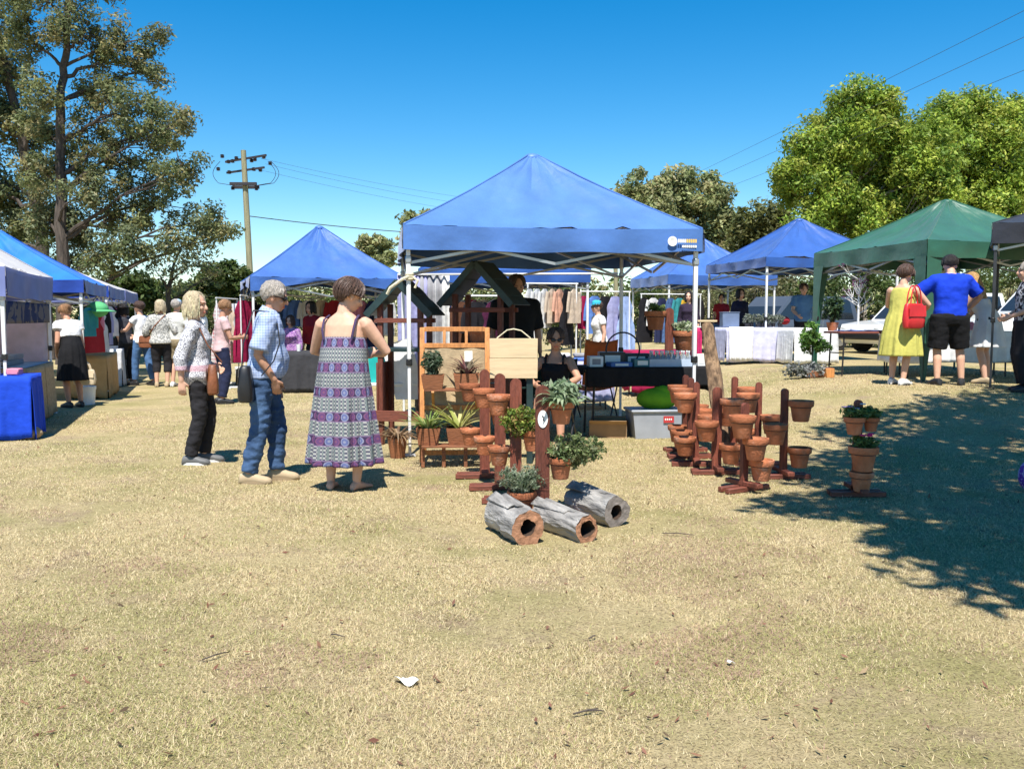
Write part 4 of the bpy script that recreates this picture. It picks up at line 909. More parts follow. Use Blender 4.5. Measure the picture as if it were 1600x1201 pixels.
# woman in the long dress
p = feet(539, 764)
DP = dress_pattern(); prof = [(1.245, .175, .125, .005), (1.18, .19, .14, .008), (1.08, .195, .15), (.9, .215, .175), (.6, .245, .21), (.22, .285, .25)]
Jd = person('woman in long patterned purple sundress seen from behind', p, R(-14), 1.66, 'f', SK_FAIR, w=1.2, lean=4, feet_=((-.11, .0, 0), (.11, .02, 0)), foot_yaw=(16, -16), wrist=((-.14, .30, 1.10), (.15, .30, 1.10)), elbow=((-.9, -.55, -.2), (.9, -.55, -.2)), palm=((1, 0, .3), (-1, 0, .3)), head=(-48, 20), hair=('full', H_BROWN), vox=.008, seed=6,
    wear=[('dress', DP, dict(prof=prof, ripple=.055, n=9, rows=60)), ('strap', cloth('strap_purple', (.06, .04, .09)), dict(r=.009, paths=[]))])
spd = Jd['sp']; m_ = MATS['cloth_strap_purple']
for s in (-1, 1):
    m = MB(); m.tube([spd((s * .12, -.125, 1.22)), spd((s * .135, -.122, 1.30)), spd((s * .138, -.085, 1.385)), spd((s * .13, -.01, 1.425)), spd((s * .12, .08, 1.37)), spd((s * .11, .14, 1.25))], .011, 7, True, .6); m.build('strap', m_, Jd['root'])
# woman behind the blonde one
p = gp(345, 14.2); person('woman in pink top half hidden behind the blonde woman', p, R(-60), 1.62, 'f', SK_MID, lean=4, wrist=((-.12, .3, 1.1), (.12, .32, 1.1)), head=(0, 14), hair=('short', H_LTBROWN), seed=8, wear=[('top', cloth('pale_pink', (.55, .38, .38)), dict(sleeve=.5)), ('trousers', cloth('navy_trousers', (.02, .025, .06)), {}), ('shoes', SHOE_DK)])
# left stall customer
p = feet(116, 636); Jl = person('woman in black dress leaning into the left stall beside the white bucket', p, R(52), 1.56, 'f', SK_TAN, lean=14, wrist=((-.16, .2, .9), (.2, .02, .78)), head=(0, 16), hair=('bun', H_LTBROWN), seed=9, wear=[('dress', BLACKC, dict(prof=[(1.30, .16, .12, .005), (1.1, .16, .13), (.92, .2, .15), (.45, .24, .2)], ripple=.02)), ('top', WHITEC, dict(z0=1.16, sleeve=.25, off=.042)), ('shoes', SHOE_DK)])
W = Jl['W']; h = Jl['arms'][1][2]; bag('cream handbag held by the woman in black at the left stall', W(h) + Vector((0.02, -.03, -.30)), (.32, .12, .24), mat('cream_leather', (.62, .5, .33), .5), R(10), None, .13)
# group beyond the left stalls
GP = 'shoppers in the far left aisle'
p = feet(200, 600); person('shopper in dark clothes and black brimmed hat at the far left stalls', p, R(75), 1.62, 'f', SK_FAIR, lean=6, wrist=((-.1, .35, 1.05), (.12, .36, 1.05)), hair=('bob', H_DARK), vox=.013, seed=10, group=GP, wear=[('top', cloth('charcoal', (.05, .05, .06)), dict(sleeve=1.2)), ('trousers', BLACKTR, {}), ('hat', BLACKC, dict(brim=.09)), ('shoes', SHOE_TAN)])
p = feet(224, 602); person('shopper in white top and blue jeans reaching towards the far left stall', p, R(65), 1.66, 'f', SK_FAIR, lean=4, feet_=((-.09, .16, 0), (.09, -.15, 0)), wrist=((-.12, .42, 1.12), (.14, .34, 1.0)), hair=('bun', H_BROWN), vox=.013, seed=11, group=GP, wear=[('top', WHITEC, dict(sleeve=.3)), ('jeans', mat('light_denim', (.07, .16, .34), .85, .2), dict(off=.012)), ('shoes', SHOE_DK)])
p = feet(254, 604); Jg = person('shopper in pale blouse and dark trousers with a brown bag, back turned', p, R(10), 1.68, 'f', SK_FAIR, w=1.1, wrist=((-.24, .12, .95), (.24, .12, .98)), hair=('bob', H_BLONDE), vox=.013, seed=12, group=GP, wear=[('blouse', speckle('grey_blouse', (.55, .54, .5), (.25, .25, .24), 40), dict(off=.024, sleeve=1.3, flare=.02)), ('trousers', BLACKTR, dict(leg=1.5)), ('shoes', SHOE_TAN)])
W = Jg['W']; bag('brown shoulder bag on the pale-bloused shopper in the far left aisle', W((-.26, .0, .9)), (.32, .14, .24), M_LEATHER, R(10), [W((-.24, .0, 1.02)), W((-.1, -.14, 1.2)), W((.1, -.1, 1.43)), W((.12, .05, 1.43))])
p = feet(279, 604); person('shopper in pale blue cap with white shirt and backpack in the far left aisle', p, R(-5), 1.70, 'm', SK_FAIR, wrist=((-.24, .1, .95), (.24, .12, .95)), hair=('short', H_GREY), vox=.013, seed=13, group=GP, wear=[('shirt', cloth('offwhite', (.6, .6, .56)), dict(sleeve=.6)), ('shorts', cloth('khaki', (.3, .24, .15)), dict(leg=.85, off=.03)), ('hat', cloth('pale_blue_cap', (.4, .55, .75)), {}), ('shoes', SHOE_WH)])
# stall holders and customers
def far(label, px, d, yaw, H, sex, top, topk, legs, hair, seed, **k):
    p = gp(px, d); return person(label, p, R(yaw), H, sex, k.pop('skin', SK_FAIR), hair=hair, vox=.013, seed=seed, wear=[(('shirt' if sex == 'm' else 'top'), top, topk)] + legs + k.pop('more', []), **k)
TRD = [('trousers', BLACKTR, {}), ('shoes', SHOE_DK)]
for i_, (px_, d_, yw_, tp_, lb_) in enumerate(((303, 23.5, 60, GREYC, 'distant shopper in grey beyond the far left aisle group'), (172, 22.5, -20, cloth('tealtop', (.05, .2, .22)), 'distant shopper in teal by the third left stall'), (318, 26, 100, WHITEC, 'distant shopper in white behind the blonde woman'))):
    far(lb_, px_, d_, yw_, 1.66, 'f', tp_, dict(sleeve=.8), TRD, ('bob', H_BROWN), 60 + i_)
far('child in purple checked top leaning on the dark clothes table', 458, 17.6, 165, 1.40, 'f', speckle('purple_check', (.25, .1, .33), (.5, .3, .5), 40), dict(sleeve=1.8), TRD, ('bob', H_BROWN), 20, lean=12)
far('dark-haired person in dark red top behind the clothes table', 492, 18.0, 150, 1.68, 'f', REDC, dict(sleeve=1.8, off=.025), TRD, ('bob', H_DARK), 21, lean=10)
far('tall man in black shirt standing behind the big roofed planter', 806, 11.0, 195, 1.86, 'm', BLACKC, dict(sleeve=.9, off=.03), TRD, ('short', H_BROWN), 22, w=1.15, skin=SK_TAN, head=(0, 12))
far('shopper in white top and turquoise cap beneath the rear clothes tent', 938, 17.3, 110, 1.66, 'f', WHITEC, dict(sleeve=.4), TRD, ('short', H_BROWN), 23, lean=6, more=[('hat', cloth('turquoise_cap', (.05, .45, .6)), {}), ('sunglasses', M_DARKPL)])
far('person in dark top at the crimson-clothed rear stall', 1076, 20.5, 160, 1.6, 'f', cloth('dark_plum', (.03, .02, .04)), dict(sleeve=1.5), TRD, ('bob', H_DARK), 24)
far('person in bright red top at the rear stall right of the gazebo post', 1127, 26.3, 170, 1.62, 'f', REDC, dict(sleeve=.6), TRD, ('short', H_DARK), 25)
far('dark-haired person in navy beside the grey box on the white table', 1156, 21.2, 200, 1.6, 'f', cloth('navy', (.015, .018, .045)), dict(sleeve=1.5), TRD, ('bob', H_DARK), 26)
far('stallholder in mid blue top behind the white-clothed tables', 1254, 20.4, 180, 1.7, 'm', cloth('mid_blue', (.10, .22, .42)), dict(sleeve=.7, off=.03), TRD, ('short', H_BROWN), 27, wrist=((-.2, .3, 1.0), (.2, .3, 1.0)), head=(0, 15))
p = feet(1405, 601); Jy = person('woman in yellow sleeveless dress with red bag at the green gazebo', p, R(-48), 1.66, 'f', SK_FAIR, w=1.12, lean=4, feet_=((-.1, 0, 0), (.09, -.05, 0)), wrist=((-.12, .34, 1.06), (.16, .34, 1.05)), elbow=((-1, -.5, 0), (1, -.5, 0)), head=(-2, 22), hair=('full', H_BROWN), vox=.011, seed=30,
    wear=[('dress', cloth('yellow', (.60, .56, .14), trans=.15), dict(prof=[(1.385, .13, .095, -.004), (1.33, .165, .115), (1.22, .175, .14, .01), (1.05, .17, .135), (.95, .21, .16), (.7, .26, .22), (.42, .29, .25)], ripple=.035, n=9)), ('shoes', SHOE_WH)])
W = Jy['W']; bag('bright red tote bag on the arm of the woman in yellow', W((.235, -.13, .99)), (.40, .12, .34), mat('red_vinyl', (.62, .03, .035), .4), R(30), None, .26)
p = feet(1481, 602); person('man in royal blue T-shirt and black shorts, back turned, under the green gazebo', p, R(-6), 1.82, 'm', SK_FAIR, w=1.12, lean=4, feet_=((-.15, 0, 0), (.17, .04, 0)), foot_yaw=(12, -20), wrist=((-.28, .3, 1.08), (.3, .22, 1.0)), elbow=((-1, -.5, 0), (1, -.5, 0)), head=(-8, 26), hair=('short', H_DARK), vox=.011, seed=31,
    wear=[('shirt', cloth('royal_blue', (.008, .045, .52)), dict(off=.03, z0=.84, sleeve=.8, sflare=.03, wr=(.01, 7, 9))), ('shorts', BLACKC, dict(leg=1.0, off=.04, flare=.01)), ('shoes', SHOE_DK)])
p = feet(1540, 599); person('blonde woman in white dress bending over the table under the green gazebo', p, R(38), 1.64, 'f', SK_FAIR, lean=22, feet_=((-.1, 0, 0), (.1, .04, 0)), wrist=((-.2, .5, .86), (.2, .5, .86)), head=(0, 10), hair=('long', hair_m('honey', (.42, .25, .1))), vox=.011, seed=32,
    wear=[('dress', cloth('white_dress', (.70, .70, .70), trans=.15), dict(prof=[(1.26, .165, .13, .01), (1.1, .16, .13), (.95, .2, .16), (.55, .28, .24)], ripple=.03, n=9)), ('belt', M_DARKPL, dict(off=.035)), ('shoes', SHOE_TAN)])
p = gp(1603, 11.9); person('person in black trousers and patterned top cut off by the right edge', p, R(70), 1.70, 'm', SK_FAIR, w=1.1, wrist=((-.2, .2, 1.0), (.2, .2, 1.0)), hair=('short', H_GREY), vox=.012, seed=33, wear=[('shirt', speckle('black_white_print', (.5, .5, .52), (.03, .03, .035), 26), dict(sleeve=.9)), ('trousers', BLACKTR, dict(off=.03)), ('shoes', SHOE_DK)])
# seated stallholder
p = gp(866, 9.75)
person('stallholder in black singlet and sunglasses seated in the gazebo shade', p, R(168), 1.66, 'f', SK_TAN, pelvis=(0, -.1, -.45), seat=True, feet_=((-.14, .42, 0), (.14, .40, 0)), wrist=((-.16, .28, .66), (.16, .28, .66)), elbow=((-1, -.4, -.3), (1, -.4, -.3)), head=(14, 4), hair=('short', H_BROWN), vox=.010, seed=34,
    wear=[('singlet', BLACKC, dict(z0=.86, z1=1.33, sleeve=0, off=.014)), ('strap', BLACKC, dict(r=.014, paths=[[(s_ * .1, y_, z_ - .45) for y_, z_ in ((.0, 1.32), (-.03, 1.40), (-.09, 1.425), (-.15, 1.40), (-.19, 1.32))] for s_ in (-1, 1)])), ('shorts', cloth('dark_shorts', (.02, .02, .03)), dict(leg=.8, off=.02)), ('sunglasses', M_DARKPL), ('shoes', SHOE_DK)])
bpy.data.scenes.remove(TMP)
# ================================================================ small builders
def strips(name, parent, n, L, wd, rise, droop, cols, seed=1, c=(0, 0, 0), spread=.02, tipw=.15, mat_=None, arc=(0, 2 * math.pi)):
    """arching strap leaves"""
    r = np.random.RandomState(seed); V = []; F = []; C = []; K = 7
    for i in range(n):
        a = r.uniform(*arc); LL = L * r.uniform(.65, 1.15); w = wd * r.uniform(.75, 1.2); up = rise * r.uniform(.6, 1.3); dr = droop * r.uniform(.6, 1.4); col = np.array(cols[r.randint(len(cols))]) * r.uniform(.8, 1.25)
        b0 = np.array(c) + np.array([np.cos(a), np.sin(a), 0]) * r.uniform(0, spread); tw = r.normal(0, .25); p = b0.copy(); el = up; base = len(V)
        for k in range(K):
            t = k / (K - 1); ww = w * (1 - t) ** .6 * (1 - tipw) + w * tipw * (1 - t); s = np.array([-np.sin(a + tw), np.cos(a + tw), 0])
            V += [p - s * ww / 2, p + np.array([0, 0, -ww * .18]), p + s * ww / 2]; C += [col * (.8 + .3 * t)] * 3
            p = p + np.array([np.cos(a) * np.cos(el), np.sin(a) * np.cos(el), np.sin(el)]) * LL / (K - 1); el -= dr / (K - 1)
        for k in range(K - 1):
            q = base + 3 * k; F += [(q, q + 1, q + 4, q + 3), (q + 1, q + 2, q + 5, q + 4)]
    return link(name, np_mesh(name, np.array(V), np.array(F), np.array(C), mat_ or M_LEAF, True), None, parent)
def bushy(name, parent, c, rad, n, leaf, pal, seed=1, flat=.8, per=10):
    r = random.Random(seed); C = []
    for k in range(n):
        v = Vector((r.gauss(0, 1), r.gauss(0, 1), r.gauss(0, 1))).normalized() * r.random() ** .45; C.append((c[0] + v.x * rad[0], c[1] + v.y * rad[1], c[2] + v.z * rad[2]))
    o = leaves_mesh(name, C, leaf * 1.6, per, leaf, pal, parent, flat, seed)
    m = MB()
    for k, q in enumerate(C):
        if k % 3 == 0: m.tube([(c[0] * .6, c[1] * .6, c[2] - rad[2]), (q[0] * .5 + c[0] * .5, q[1] * .5 + c[1] * .5, q[2] * .5 + (c[2] - rad[2]) * .5), q], [.004, .003, .0015], 4)
    m.build('stems', mat('stem_green', (.09, .1, .035), .7), parent); return o
POTMESH = {}
def pot(label, loc, r=.085, h=.15, plant=None, group='terracotta pots on red stands', seed=1, name='terracotta_pot', tilt=0):
    root = thing(name, label, 'pot', loc, 0 if plant else seed * 1.3, group); k = (round(r, 3), round(h, 3))
    if tilt: root.rotation_euler = (R(tilt), 0, 0)
    if k not in POTMESH:
        m = MB(); m.lathe([(.012, 0), (r * .62, 0), (r * .66, .006), (r * .86, h * .70), (r * .87, h * .715), (r * 1.0, h * .72), (r * 1.03, h * .74), (r * 1.06, h * .97), (r * 1.05, h), (r * .93, h), (r * .90, h * .9), (r * .84, h * .84)], 28, cap=False); a = m.mesh(); a.materials.append(M_TERRA)
        m = MB(); m.lathe([(r * .88, h * .84), (r * .4, h * .86), (.004, h * .855)], 20, cap=False); b = m.mesh(); b.materials.append(M_SOIL); POTMESH[k] = (a, b)
    a, b = POTMESH[k]; link('pot_body', a, None, root); link('soil', b, None, root)
    if plant: plant(root, h)
    return root
G1 = [(.16, .24, .06), (.23, .3, .09), (.1, .17, .04)]; SILV = [(.25, .30, .2), (.33, .37, .26), (.16, .22, .12)]; SUCC = [(.26, .34, .2), (.36, .43, .27), (.2, .28, .14)]
def pl_bush(rad, n, leaf, pal, up=.5, off=(0, 0), per=10):
    return lambda root, h: bushy('foliage', root, (off[0], off[1], h + rad[2] * up), rad, n, leaf, pal, int(abs(root.location.x * 100)) % 97 + 1, per=per)
def flowers(root, pts, col, r=.018):
    mt = mat('petals_%d_%d_%d' % tuple(int(c * 100) for c in col), col, .6)
    for p in pts:
        m = MB(); p = Vector(p)
        for k in range(5):
            a = 2 * math.pi * k / 5; m.ell(p + Vector((math.cos(a) * r * .7, math.sin(a) * r * .7, 0)), (r * .65, r * .65, r * .3), None, 8, 5)
        m.build('flower', mt, root)

def pot_stand(label, loc, rz, h, wdt=.085, top='arch', group='red wooden pot stands', feetlen=.5, desc=''):
    root = thing('pot_stand', label, 'plant stand', loc, rz, group); m = MB(); t = .036; n = 10; z1 = h - wdt * .5
    pts = [(-wdt / 2, .02), (-wdt / 2, z1)] + [(-wdt / 2 * math.cos(math.pi * k / n), z1 + wdt * .5 * math.sin(math.pi * k / n)) for k in range(1, n)] + [(wdt / 2, z1), (wdt / 2, .02)]
    m.loft([[Vector((x, y, z)) for x, z in pts] for y in (-t / 2, t / 2)]); m.build('post', M_REDWOOD, root)
    m = MB(); m.box((0, -.045, .022), (feetlen, .045, .04), b=.004); m.build('foot', M_REDWOOD_X, root)
    m = MB(); m.box((0, .045, .022), (feetlen * .96, .045, .04), b=.004); m.build('foot', M_REDWOOD_X, root)
    m = MB(); m.box((0, 0, .062), (.06, .36, .036), b=.004); m.build('foot', M_REDWOOD, root)
    return root
def hang(stand, sdesc, slots, h, plants={}, close=1.0):
    """slots: (side, rim height, radius); side 'l','r','f' -> a pot in a ring bracket on that side of the post"""
    L = stand.location; rz = stand.rotation_euler[2]
    for i, (sd_, rim, r, nm) in enumerate(slots):
        ph = r * 1.75; k_ = close; dx = {'l': -(r * k_ + .042), 'r': r * k_ + .042, 'f': 0, 'b': 0}[sd_]; dy = {'f': -(r + .022), 'b': r + .022}.get(sd_, -(1 - k_) * r * 1.9 - (.02 if k_ < .9 else 0))
        m = MB(); zb = rim - ph * .30
        m.tube([(dx + r * .90 * math.cos(q), dy + r * .90 * math.sin(q), zb) for q in [2 * math.pi * k / 18 for k in range(19)]], .0045, 6); m.build('pot_ring', M_BLACKSTEEL, stand)
        w = Matrix.Rotation(rz, 3, 'Z') @ Vector((dx, dy, rim - ph)); pl = plants.get(i)
        pot(f'{nm} {sdesc}', L + w, r, ph, pl, seed=i + int(L.y * 10))
# left row of four stands
LS = [(757, 7.58, 'the farthest left-row stand', 3), (781, 7.08, 'the second left-row stand', 6), (806, 6.58, 'the third left-row stand', -2), (848, 6.0, 'the stand with the oval tag', 4)]
slabs = ['red wooden pot stand with arched top, farthest of the front left row', 'red wooden pot stand with arched top, second in the front left row', 'red wooden pot stand with arched top, third in the front left row', 'red wooden pot stand with oval white tag, nearest the logs']
for i, (px, d, ds, rz) in enumerate(LS):
    p = gp(px, d); st = pot_stand(slabs[i], p, R(rz), .925, .085 if i < 3 else .095)
    if i < 3:
        sl = [('l', .805, .085, 'empty terracotta pot high on the left of'), ('l', .425, .082, 'empty terracotta pot low on the left of')]
        if i == 2: sl.append(('r', .545, .088, 'terracotta pot of bushy herb right on'))
        if i == 0: sl.append(('r', .6, .08, 'half hidden terracotta pot on the right of'))
        hang(st, ds, sl, .925, {2: pl_bush((.155, .12, .11), 210, .017, [(.2, .28, .05), (.3, .36, .07), (.13, .2, .035), (.3, .2, .07)], .6, (-.09, -.03))} if i == 2 else {})
    else:
        hang(st, ds, [('r', .815, .085, 'terracotta pot of pale succulents high right on'), ('r', .435, .082, 'terracotta pot of trailing leaves low right on'), ('l', .21, .096, 'terracotta pot of grey lavender low left on')], .925,
             {0: lambda root, h: (strips('foliage', root, 60, .19, .055, 1.0, 1.9, SUCC, 3, (0, 0, h - .01), .05, .5), bushy('leaf_heads', root, (0, 0, h + .05), (.12, .11, .08), 60, .03, SUCC, 4)),
              1: pl_bush((.19, .13, .11), 190, .017, [(.12, .17, .06), (.2, .25, .1), (.28, .3, .16)], .5, (.10, -.02)),
              2: lambda root, h: (strips('foliage', root, 190, .21, .006, 1.15, .7, SILV, 5, (0, 0, h - .02), .07, .4), bushy('sprigs', root, (0, 0, h + .09), (.16, .14, .09), 220, .012, SILV, 6))})
        m = MB(); m.lathe([(.002, -.002), (.034, -.002), (.034, .002), (.002, .002)], 20); m.xform(Matrix.Rotation(R(90), 4, 'X') @ Matrix.Scale(1.75, 4, (0, 1, 0))); m.xform(Matrix.Translation((0, -.022, .70))); m.build('name_tag', M_WHITEPL, st)
        m = MB(); m.tube([(-.006, -.0255, .722), (.008, -.0255, .71), (.002, -.0255, .70), (.01, -.0255, .685)], .0035, 5); m.build('tag_print', M_DARKPL, st)
# right cluster
RS = [(1073, 9.05, 8, 'the farthest right-cluster stand', 'lrl', .78), (1081, 8.6, 4, 'the second farthest right-cluster stand', 'lrl', .78), (1090, 8.15, -5, 'the left front right-cluster stand', 'lrl', .77), (1123, 7.75, 0, 'the wide middle right-cluster stand', 'rlr', .76),
      (1150, 8.75, 6, 'the rear middle right-cluster stand', 'rlr', .79), (1167, 7.05, 30, 'the nearest right-cluster stand', 'lfr', .70), (1188, 8.2, -6, 'the rear right right-cluster stand', 'lrl', .775), (1229, 7.55, 5, 'the rightmost right-cluster stand', 'rlr', .765)]
SN = {'l': 'left', 'r': 'right', 'f': 'front'}
for i, (px, d, rz, ds, sides, h) in enumerate(RS):
    p = gp(px, d); st = pot_stand('red wooden stand with terracotta pots: ' + ds[4:], p, R(rz), h, .058 if i != 3 else .08, feetlen=.44)
    hang(st, ds, [(sides[k], (.67, .475, .275)[k] * h / .765, (.1, .098, .096)[k], f'empty terracotta pot, {("top", "middle", "bottom")[k]} {SN[sides[k]]}, on') for k in range(3)], h, {}, .66)
# flower stand in the tree shade
p = gp(1345, 6.8); st = pot_stand('red wooden flower stand standing alone in the tree shade', p, R(0), .74, .06, feetlen=.42)
PK = [(.10, .17, .05), (.16, .24, .07)]
def pl_fl(col, n, rad=.09):
    def f(root, h):
        bushy('foliage', root, (0, 0, h + .03), (rad, rad, .05), 60, .02, PK, 9); r = random.Random(n)
        flowers(root, [(r.uniform(-.07, .07), r.uniform(-.07, .05), h + .06 + r.uniform(0, .05)) for _ in range(n)], col)
    return f
hang(st, 'the lone shaded flower stand', [('l', .62, .075, 'terracotta pot with pale purple flower, top left on'), ('r', .615, .06, 'small terracotta pot with pale flower, top right on'), ('f', .40, .105, 'large terracotta pot of pink flowers at the front of'), ('f', .205, .085, 'dark lower terracotta pot at the front of')], .72,
     {0: pl_fl((.45, .28, .55), 3, .1), 1: pl_fl((.6, .55, .6), 1, .05), 2: pl_fl((.7, .03, .2), 6)}, .35)
# pots on stands inside the gazebo on the bottle table
# ---------------------------------------------------------------- hollow logs
def log(label, px, py, yaw, L, r, ri, endcol, seed, pitch=0):
    p = feet(px, py); root = thing('hollow_log', label, 'log', p + Vector((0, 0, r * .93)), yaw, 'hollow logs on the grass'); nu, nv = 44, 26
    def rad(th, t):
        q = Vector((math.cos(th) * 1.2, math.sin(th) * 1.2, t * 2.2 + seed * 3)); return r * (1 + .16 * mnoise.noise(q) + .08 * mnoise.noise(q * 3.1) + .06 * mnoise.noise(Vector((math.cos(th) * 9, math.sin(th) * 9, t * 2.5 + seed))))
    m = MB(); m.grid(lambda u, v: Vector((rad(2 * math.pi * u, v) * math.cos(2 * math.pi * u), (v - .5) * L + .012 * mnoise.noise(Vector((u * 9, v, seed))), rad(2 * math.pi * u, v) * math.sin(2 * math.pi * u))), nu, nv, True)
    bk = mat('grey_log_bark', (.26, .245, .23), .95, .45, 4, 1, 16, stretch=(3, .9, 3), col2=(.50, .475, .44)); m.build('bark', bk, root)
    def rin(th): return ri * (1 + .22 * mnoise.noise(Vector((math.cos(th) * 1.4, math.sin(th) * 1.4, seed * 2.0))) + .08 * mnoise.noise(Vector((math.cos(th) * 5, math.sin(th) * 5, seed))))
    for e, v in ((-1, 0), (1, 1)):
        m = MB(); m.grid(lambda u, w, v=v, e=e: Vector(((rad(2 * math.pi * u, v) * (1 - w) + rin(2 * math.pi * u) * w) * math.cos(2 * math.pi * u), e * L * .5 + .006 * e * mnoise.noise(Vector((u * 14, w * 6, seed))), (rad(2 * math.pi * u, v) * (1 - w) + rin(2 * math.pi * u) * w) * math.sin(2 * math.pi * u))), nu, 6, True)
        m.build('cut_face', endcol, root)
    m = MB(); m.grid(lambda u, v: Vector((rin(2 * math.pi * u) * math.cos(2 * math.pi * u), (v - .5) * L * .999, rin(2 * math.pi * u) * math.sin(2 * math.pi * u))), nu, 8, True); m.build('hollow', mat('log_inside', (.06, .035, .022), .95, .4, 8), root)
    for k in range(3):
        a = R(60 + 25 * k); m = MB(); m.grid(lambda u, v: Vector((math.cos(a + (u - .5) * .5) * (r * 1.06 + .03 * v * u), (v - .5) * L * .7 + .05 * k, math.sin(a + (u - .5) * .5) * (r * 1.06 + .03 * v * (1 - u)))), 6, 8); o = m.build('loose_bark', bk, root); q = o.modifiers.new('t', 'SOLIDIFY'); q.thickness = .008
    return root
ENDO = mat('fresh_cut_wood', (.34, .165, .09), .85, .3, 14, .5, 40); ENDG = mat('weathered_cut_wood', (.20, .17, .15), .9, .3, 14, .5, 40)
log('hollow grey log with wide orange cut end, leftmost of three on the grass', 802, 838, R(24), .44, .110, .05, ENDO, 1)
log('hollow log with large ragged hole, middle of three on the grass', 880, 834, R(33), .5, .086, .054, ENDO, 2)
log('hollow log with grey weathered end, rightmost of three on the grass', 931, 812, R(30), .47, .103, .046, ENDG, 3)

# ---------------------------------------------------------------- planter ladder with boxes
p = gp(710, 8.35); lad = thing('plant_ladder', 'orange timber display frame with hessian back and two shelves', 'plant stand', p, R(3))
for sx in (-.31, .31):
    m = MB(); m.beam((sx, 0, .01), (sx, .24, 1.27), .045, .03, .003); m.build('side_rail', M_ORWOOD, lad)
    m = MB(); m.beam((sx, .55, .01), (sx, .24, 1.2), .04, .028, .003); m.build('rear_leg', M_ORWOOD, lad)
for z, y in ((1.255, .235), (1.10, .205), (.52, .09), (.10, .02)):
    m = MB(); m.beam((-.29, y, z), (.29, y, z), .028, .045, .003); m.build('cross_rail', M_ORWOOD, lad)
for x in (-.1, .11):
    m = MB(); m.beam((x, .207, 1.11), (x, .233, 1.24), .028, .03, .003); m.build('divider', M_ORWOOD, lad)
m = MB(); m.grid(lambda u, v: Vector((-.285 + .57 * u, .075 + .125 * v + .006 * math.sin(u * 14), .40 + .68 * v)), 14, 10); m.grid(lambda u, v: Vector((-.285 + .57 * u, .081 + .125 * v + .006 * math.sin(u * 14), .40 + .68 * v)), 14, 10); m.build('hessian_panel', M_HESSIAN, lad)
for z, y, w_ in ((.70, .03, .56), (.20, -.13, .60)):
    for k in range(3):
        m = MB(); m.box((0, y - .02 - .065 * k, z), (w_, .055, .02), b=.003); m.build('shelf_slat', M_BOXWOOD, lad)
for x in (-.29, -.1, .1, .29):
    m = MB(); m.box((x, -.22, .10), (.035, .03, .2), b=.003); m.build('shelf_leg', M_BOXWOOD, lad)
for x in (-.2, .2):
    m = MB(); m.beam((x, .05, .52), (x, -.15, .69), .025, .025); m.build('shelf_brace', M_ORWOOD, lad)
m = MB(); m.box((.13, .145, 1.0), (.075, .004, .10), (R(-10), 0, R(6))); m.build('price_card', M_PAPER, lad)
def planter(label, x, y, z, size, pl, seed):
    w = Matrix.Rotation(lad.rotation_euler[2], 3, 'Z') @ Vector((x, y, z)); root = thing('planter_box', label, 'planter', lad.location + w, R(3), 'wooden planter boxes on the display frame'); W_, D_, H_ = size
    for sy in (-1, 1):
        m = MB(); rings = [[Vector((sx * W_ / 2 * k, sy * (D_ / 2 * k) + yy, zz)) for sx, yy in ((-1, 0), (1, 0), (1, -sy * .014), (-1, -sy * .014))] for zz, k in ((0, .82), (H_, 1))]; m.loft(rings); m.build('side_board', M_BOXWOOD, root)
    for sx in (-1, 1):
        m = MB(); rings = [[Vector((sx * (W_ / 2 * k) + xx, sy * (D_ / 2 * k - .015), zz)) for xx, sy in ((0, -1), (0, 1), (-sx * .014, 1), (-sx * .014, -1))] for zz, k in ((0, .82), (H_ * .99, 1))]; m.loft(rings); m.build('end_board', M_BOXWOOD, root)
    m = MB(); m.box((0, 0, H_ * .8), (W_ * .88, D_ * .86, .02)); m.build('soil', M_SOIL, root); pl(root, H_); return root
GRS = [(.27, .36, .09), (.36, .43, .16), (.17, .27, .06)]; YLW = [(.52, .5, .15), (.6, .56, .24), (.4, .44, .12)]; MAR = [(.09, .025, .03), (.14, .05, .045), (.2, .16, .1), (.06, .03, .03)]; DKG = [(.05, .09, .045), (.09, .13, .07), (.16, .2, .13)]
planter('wooden planter box with rounded dark green plant, upper left on the frame', -.20, -.07, .712, (.21, .19, .13), lambda r_, h: (bushy('foliage', r_, (0, 0, h + .1), (.085, .085, .11), 70, .026, DKG, 2), strips('leaf_crown', r_, 16, .12, .05, 1.0, 1.6, [(.25, .33, .22)], 3, (0, 0, h + .14), .02, .5)), 1)
planter('wooden planter box with maroon bromeliad, upper right on the frame', .11, -.07, .712, (.24, .2, .14), lambda r_, h: strips('foliage', r_, 34, .27, .035, 1.0, 1.2, MAR, 4, (0, 0, h - .02), .03, .2), 2)
planter('wooden planter box with green spiky bromeliad, lower left on the frame', -.24, -.17, .212, (.22, .2, .15), lambda r_, h: strips('foliage', r_, 54, .30, .026, 1.05, 1.25, GRS, 5, (0, 0, h - .03), .04, .2), 3)
planter('wooden planter box with yellow striped bromeliad, lower middle of the frame', .04, -.17, .212, (.23, .2, .15), lambda r_, h: (strips('foliage', r_, 24, .36, .05, 1.05, .9, YLW, 6, (0, 0, h - .02), .03, .3), strips('lower_leaves', r_, 16, .2, .045, .6, 1.2, MAR, 7, (0, 0, h - .02), .03, .3)), 4)
# dried plant pot by the gazebo leg
p = gp(619, 8.75); dr = thing('dried_plant', 'brown dried bromeliad in a dark pot at the front left gazebo leg', 'plant', p)
m = MB(); m.lathe([(.07, 0), (.10, .2), (.105, .2), (.09, .19)], 16); m.build('pot_body', M_BOXWOOD, dr); strips('foliage', dr, 60, .3, .03, 1.1, 2.4, [(.3, .19, .1), (.4, .28, .17), (.2, .12, .07)], 12, (0, 0, .17), .05, .3)

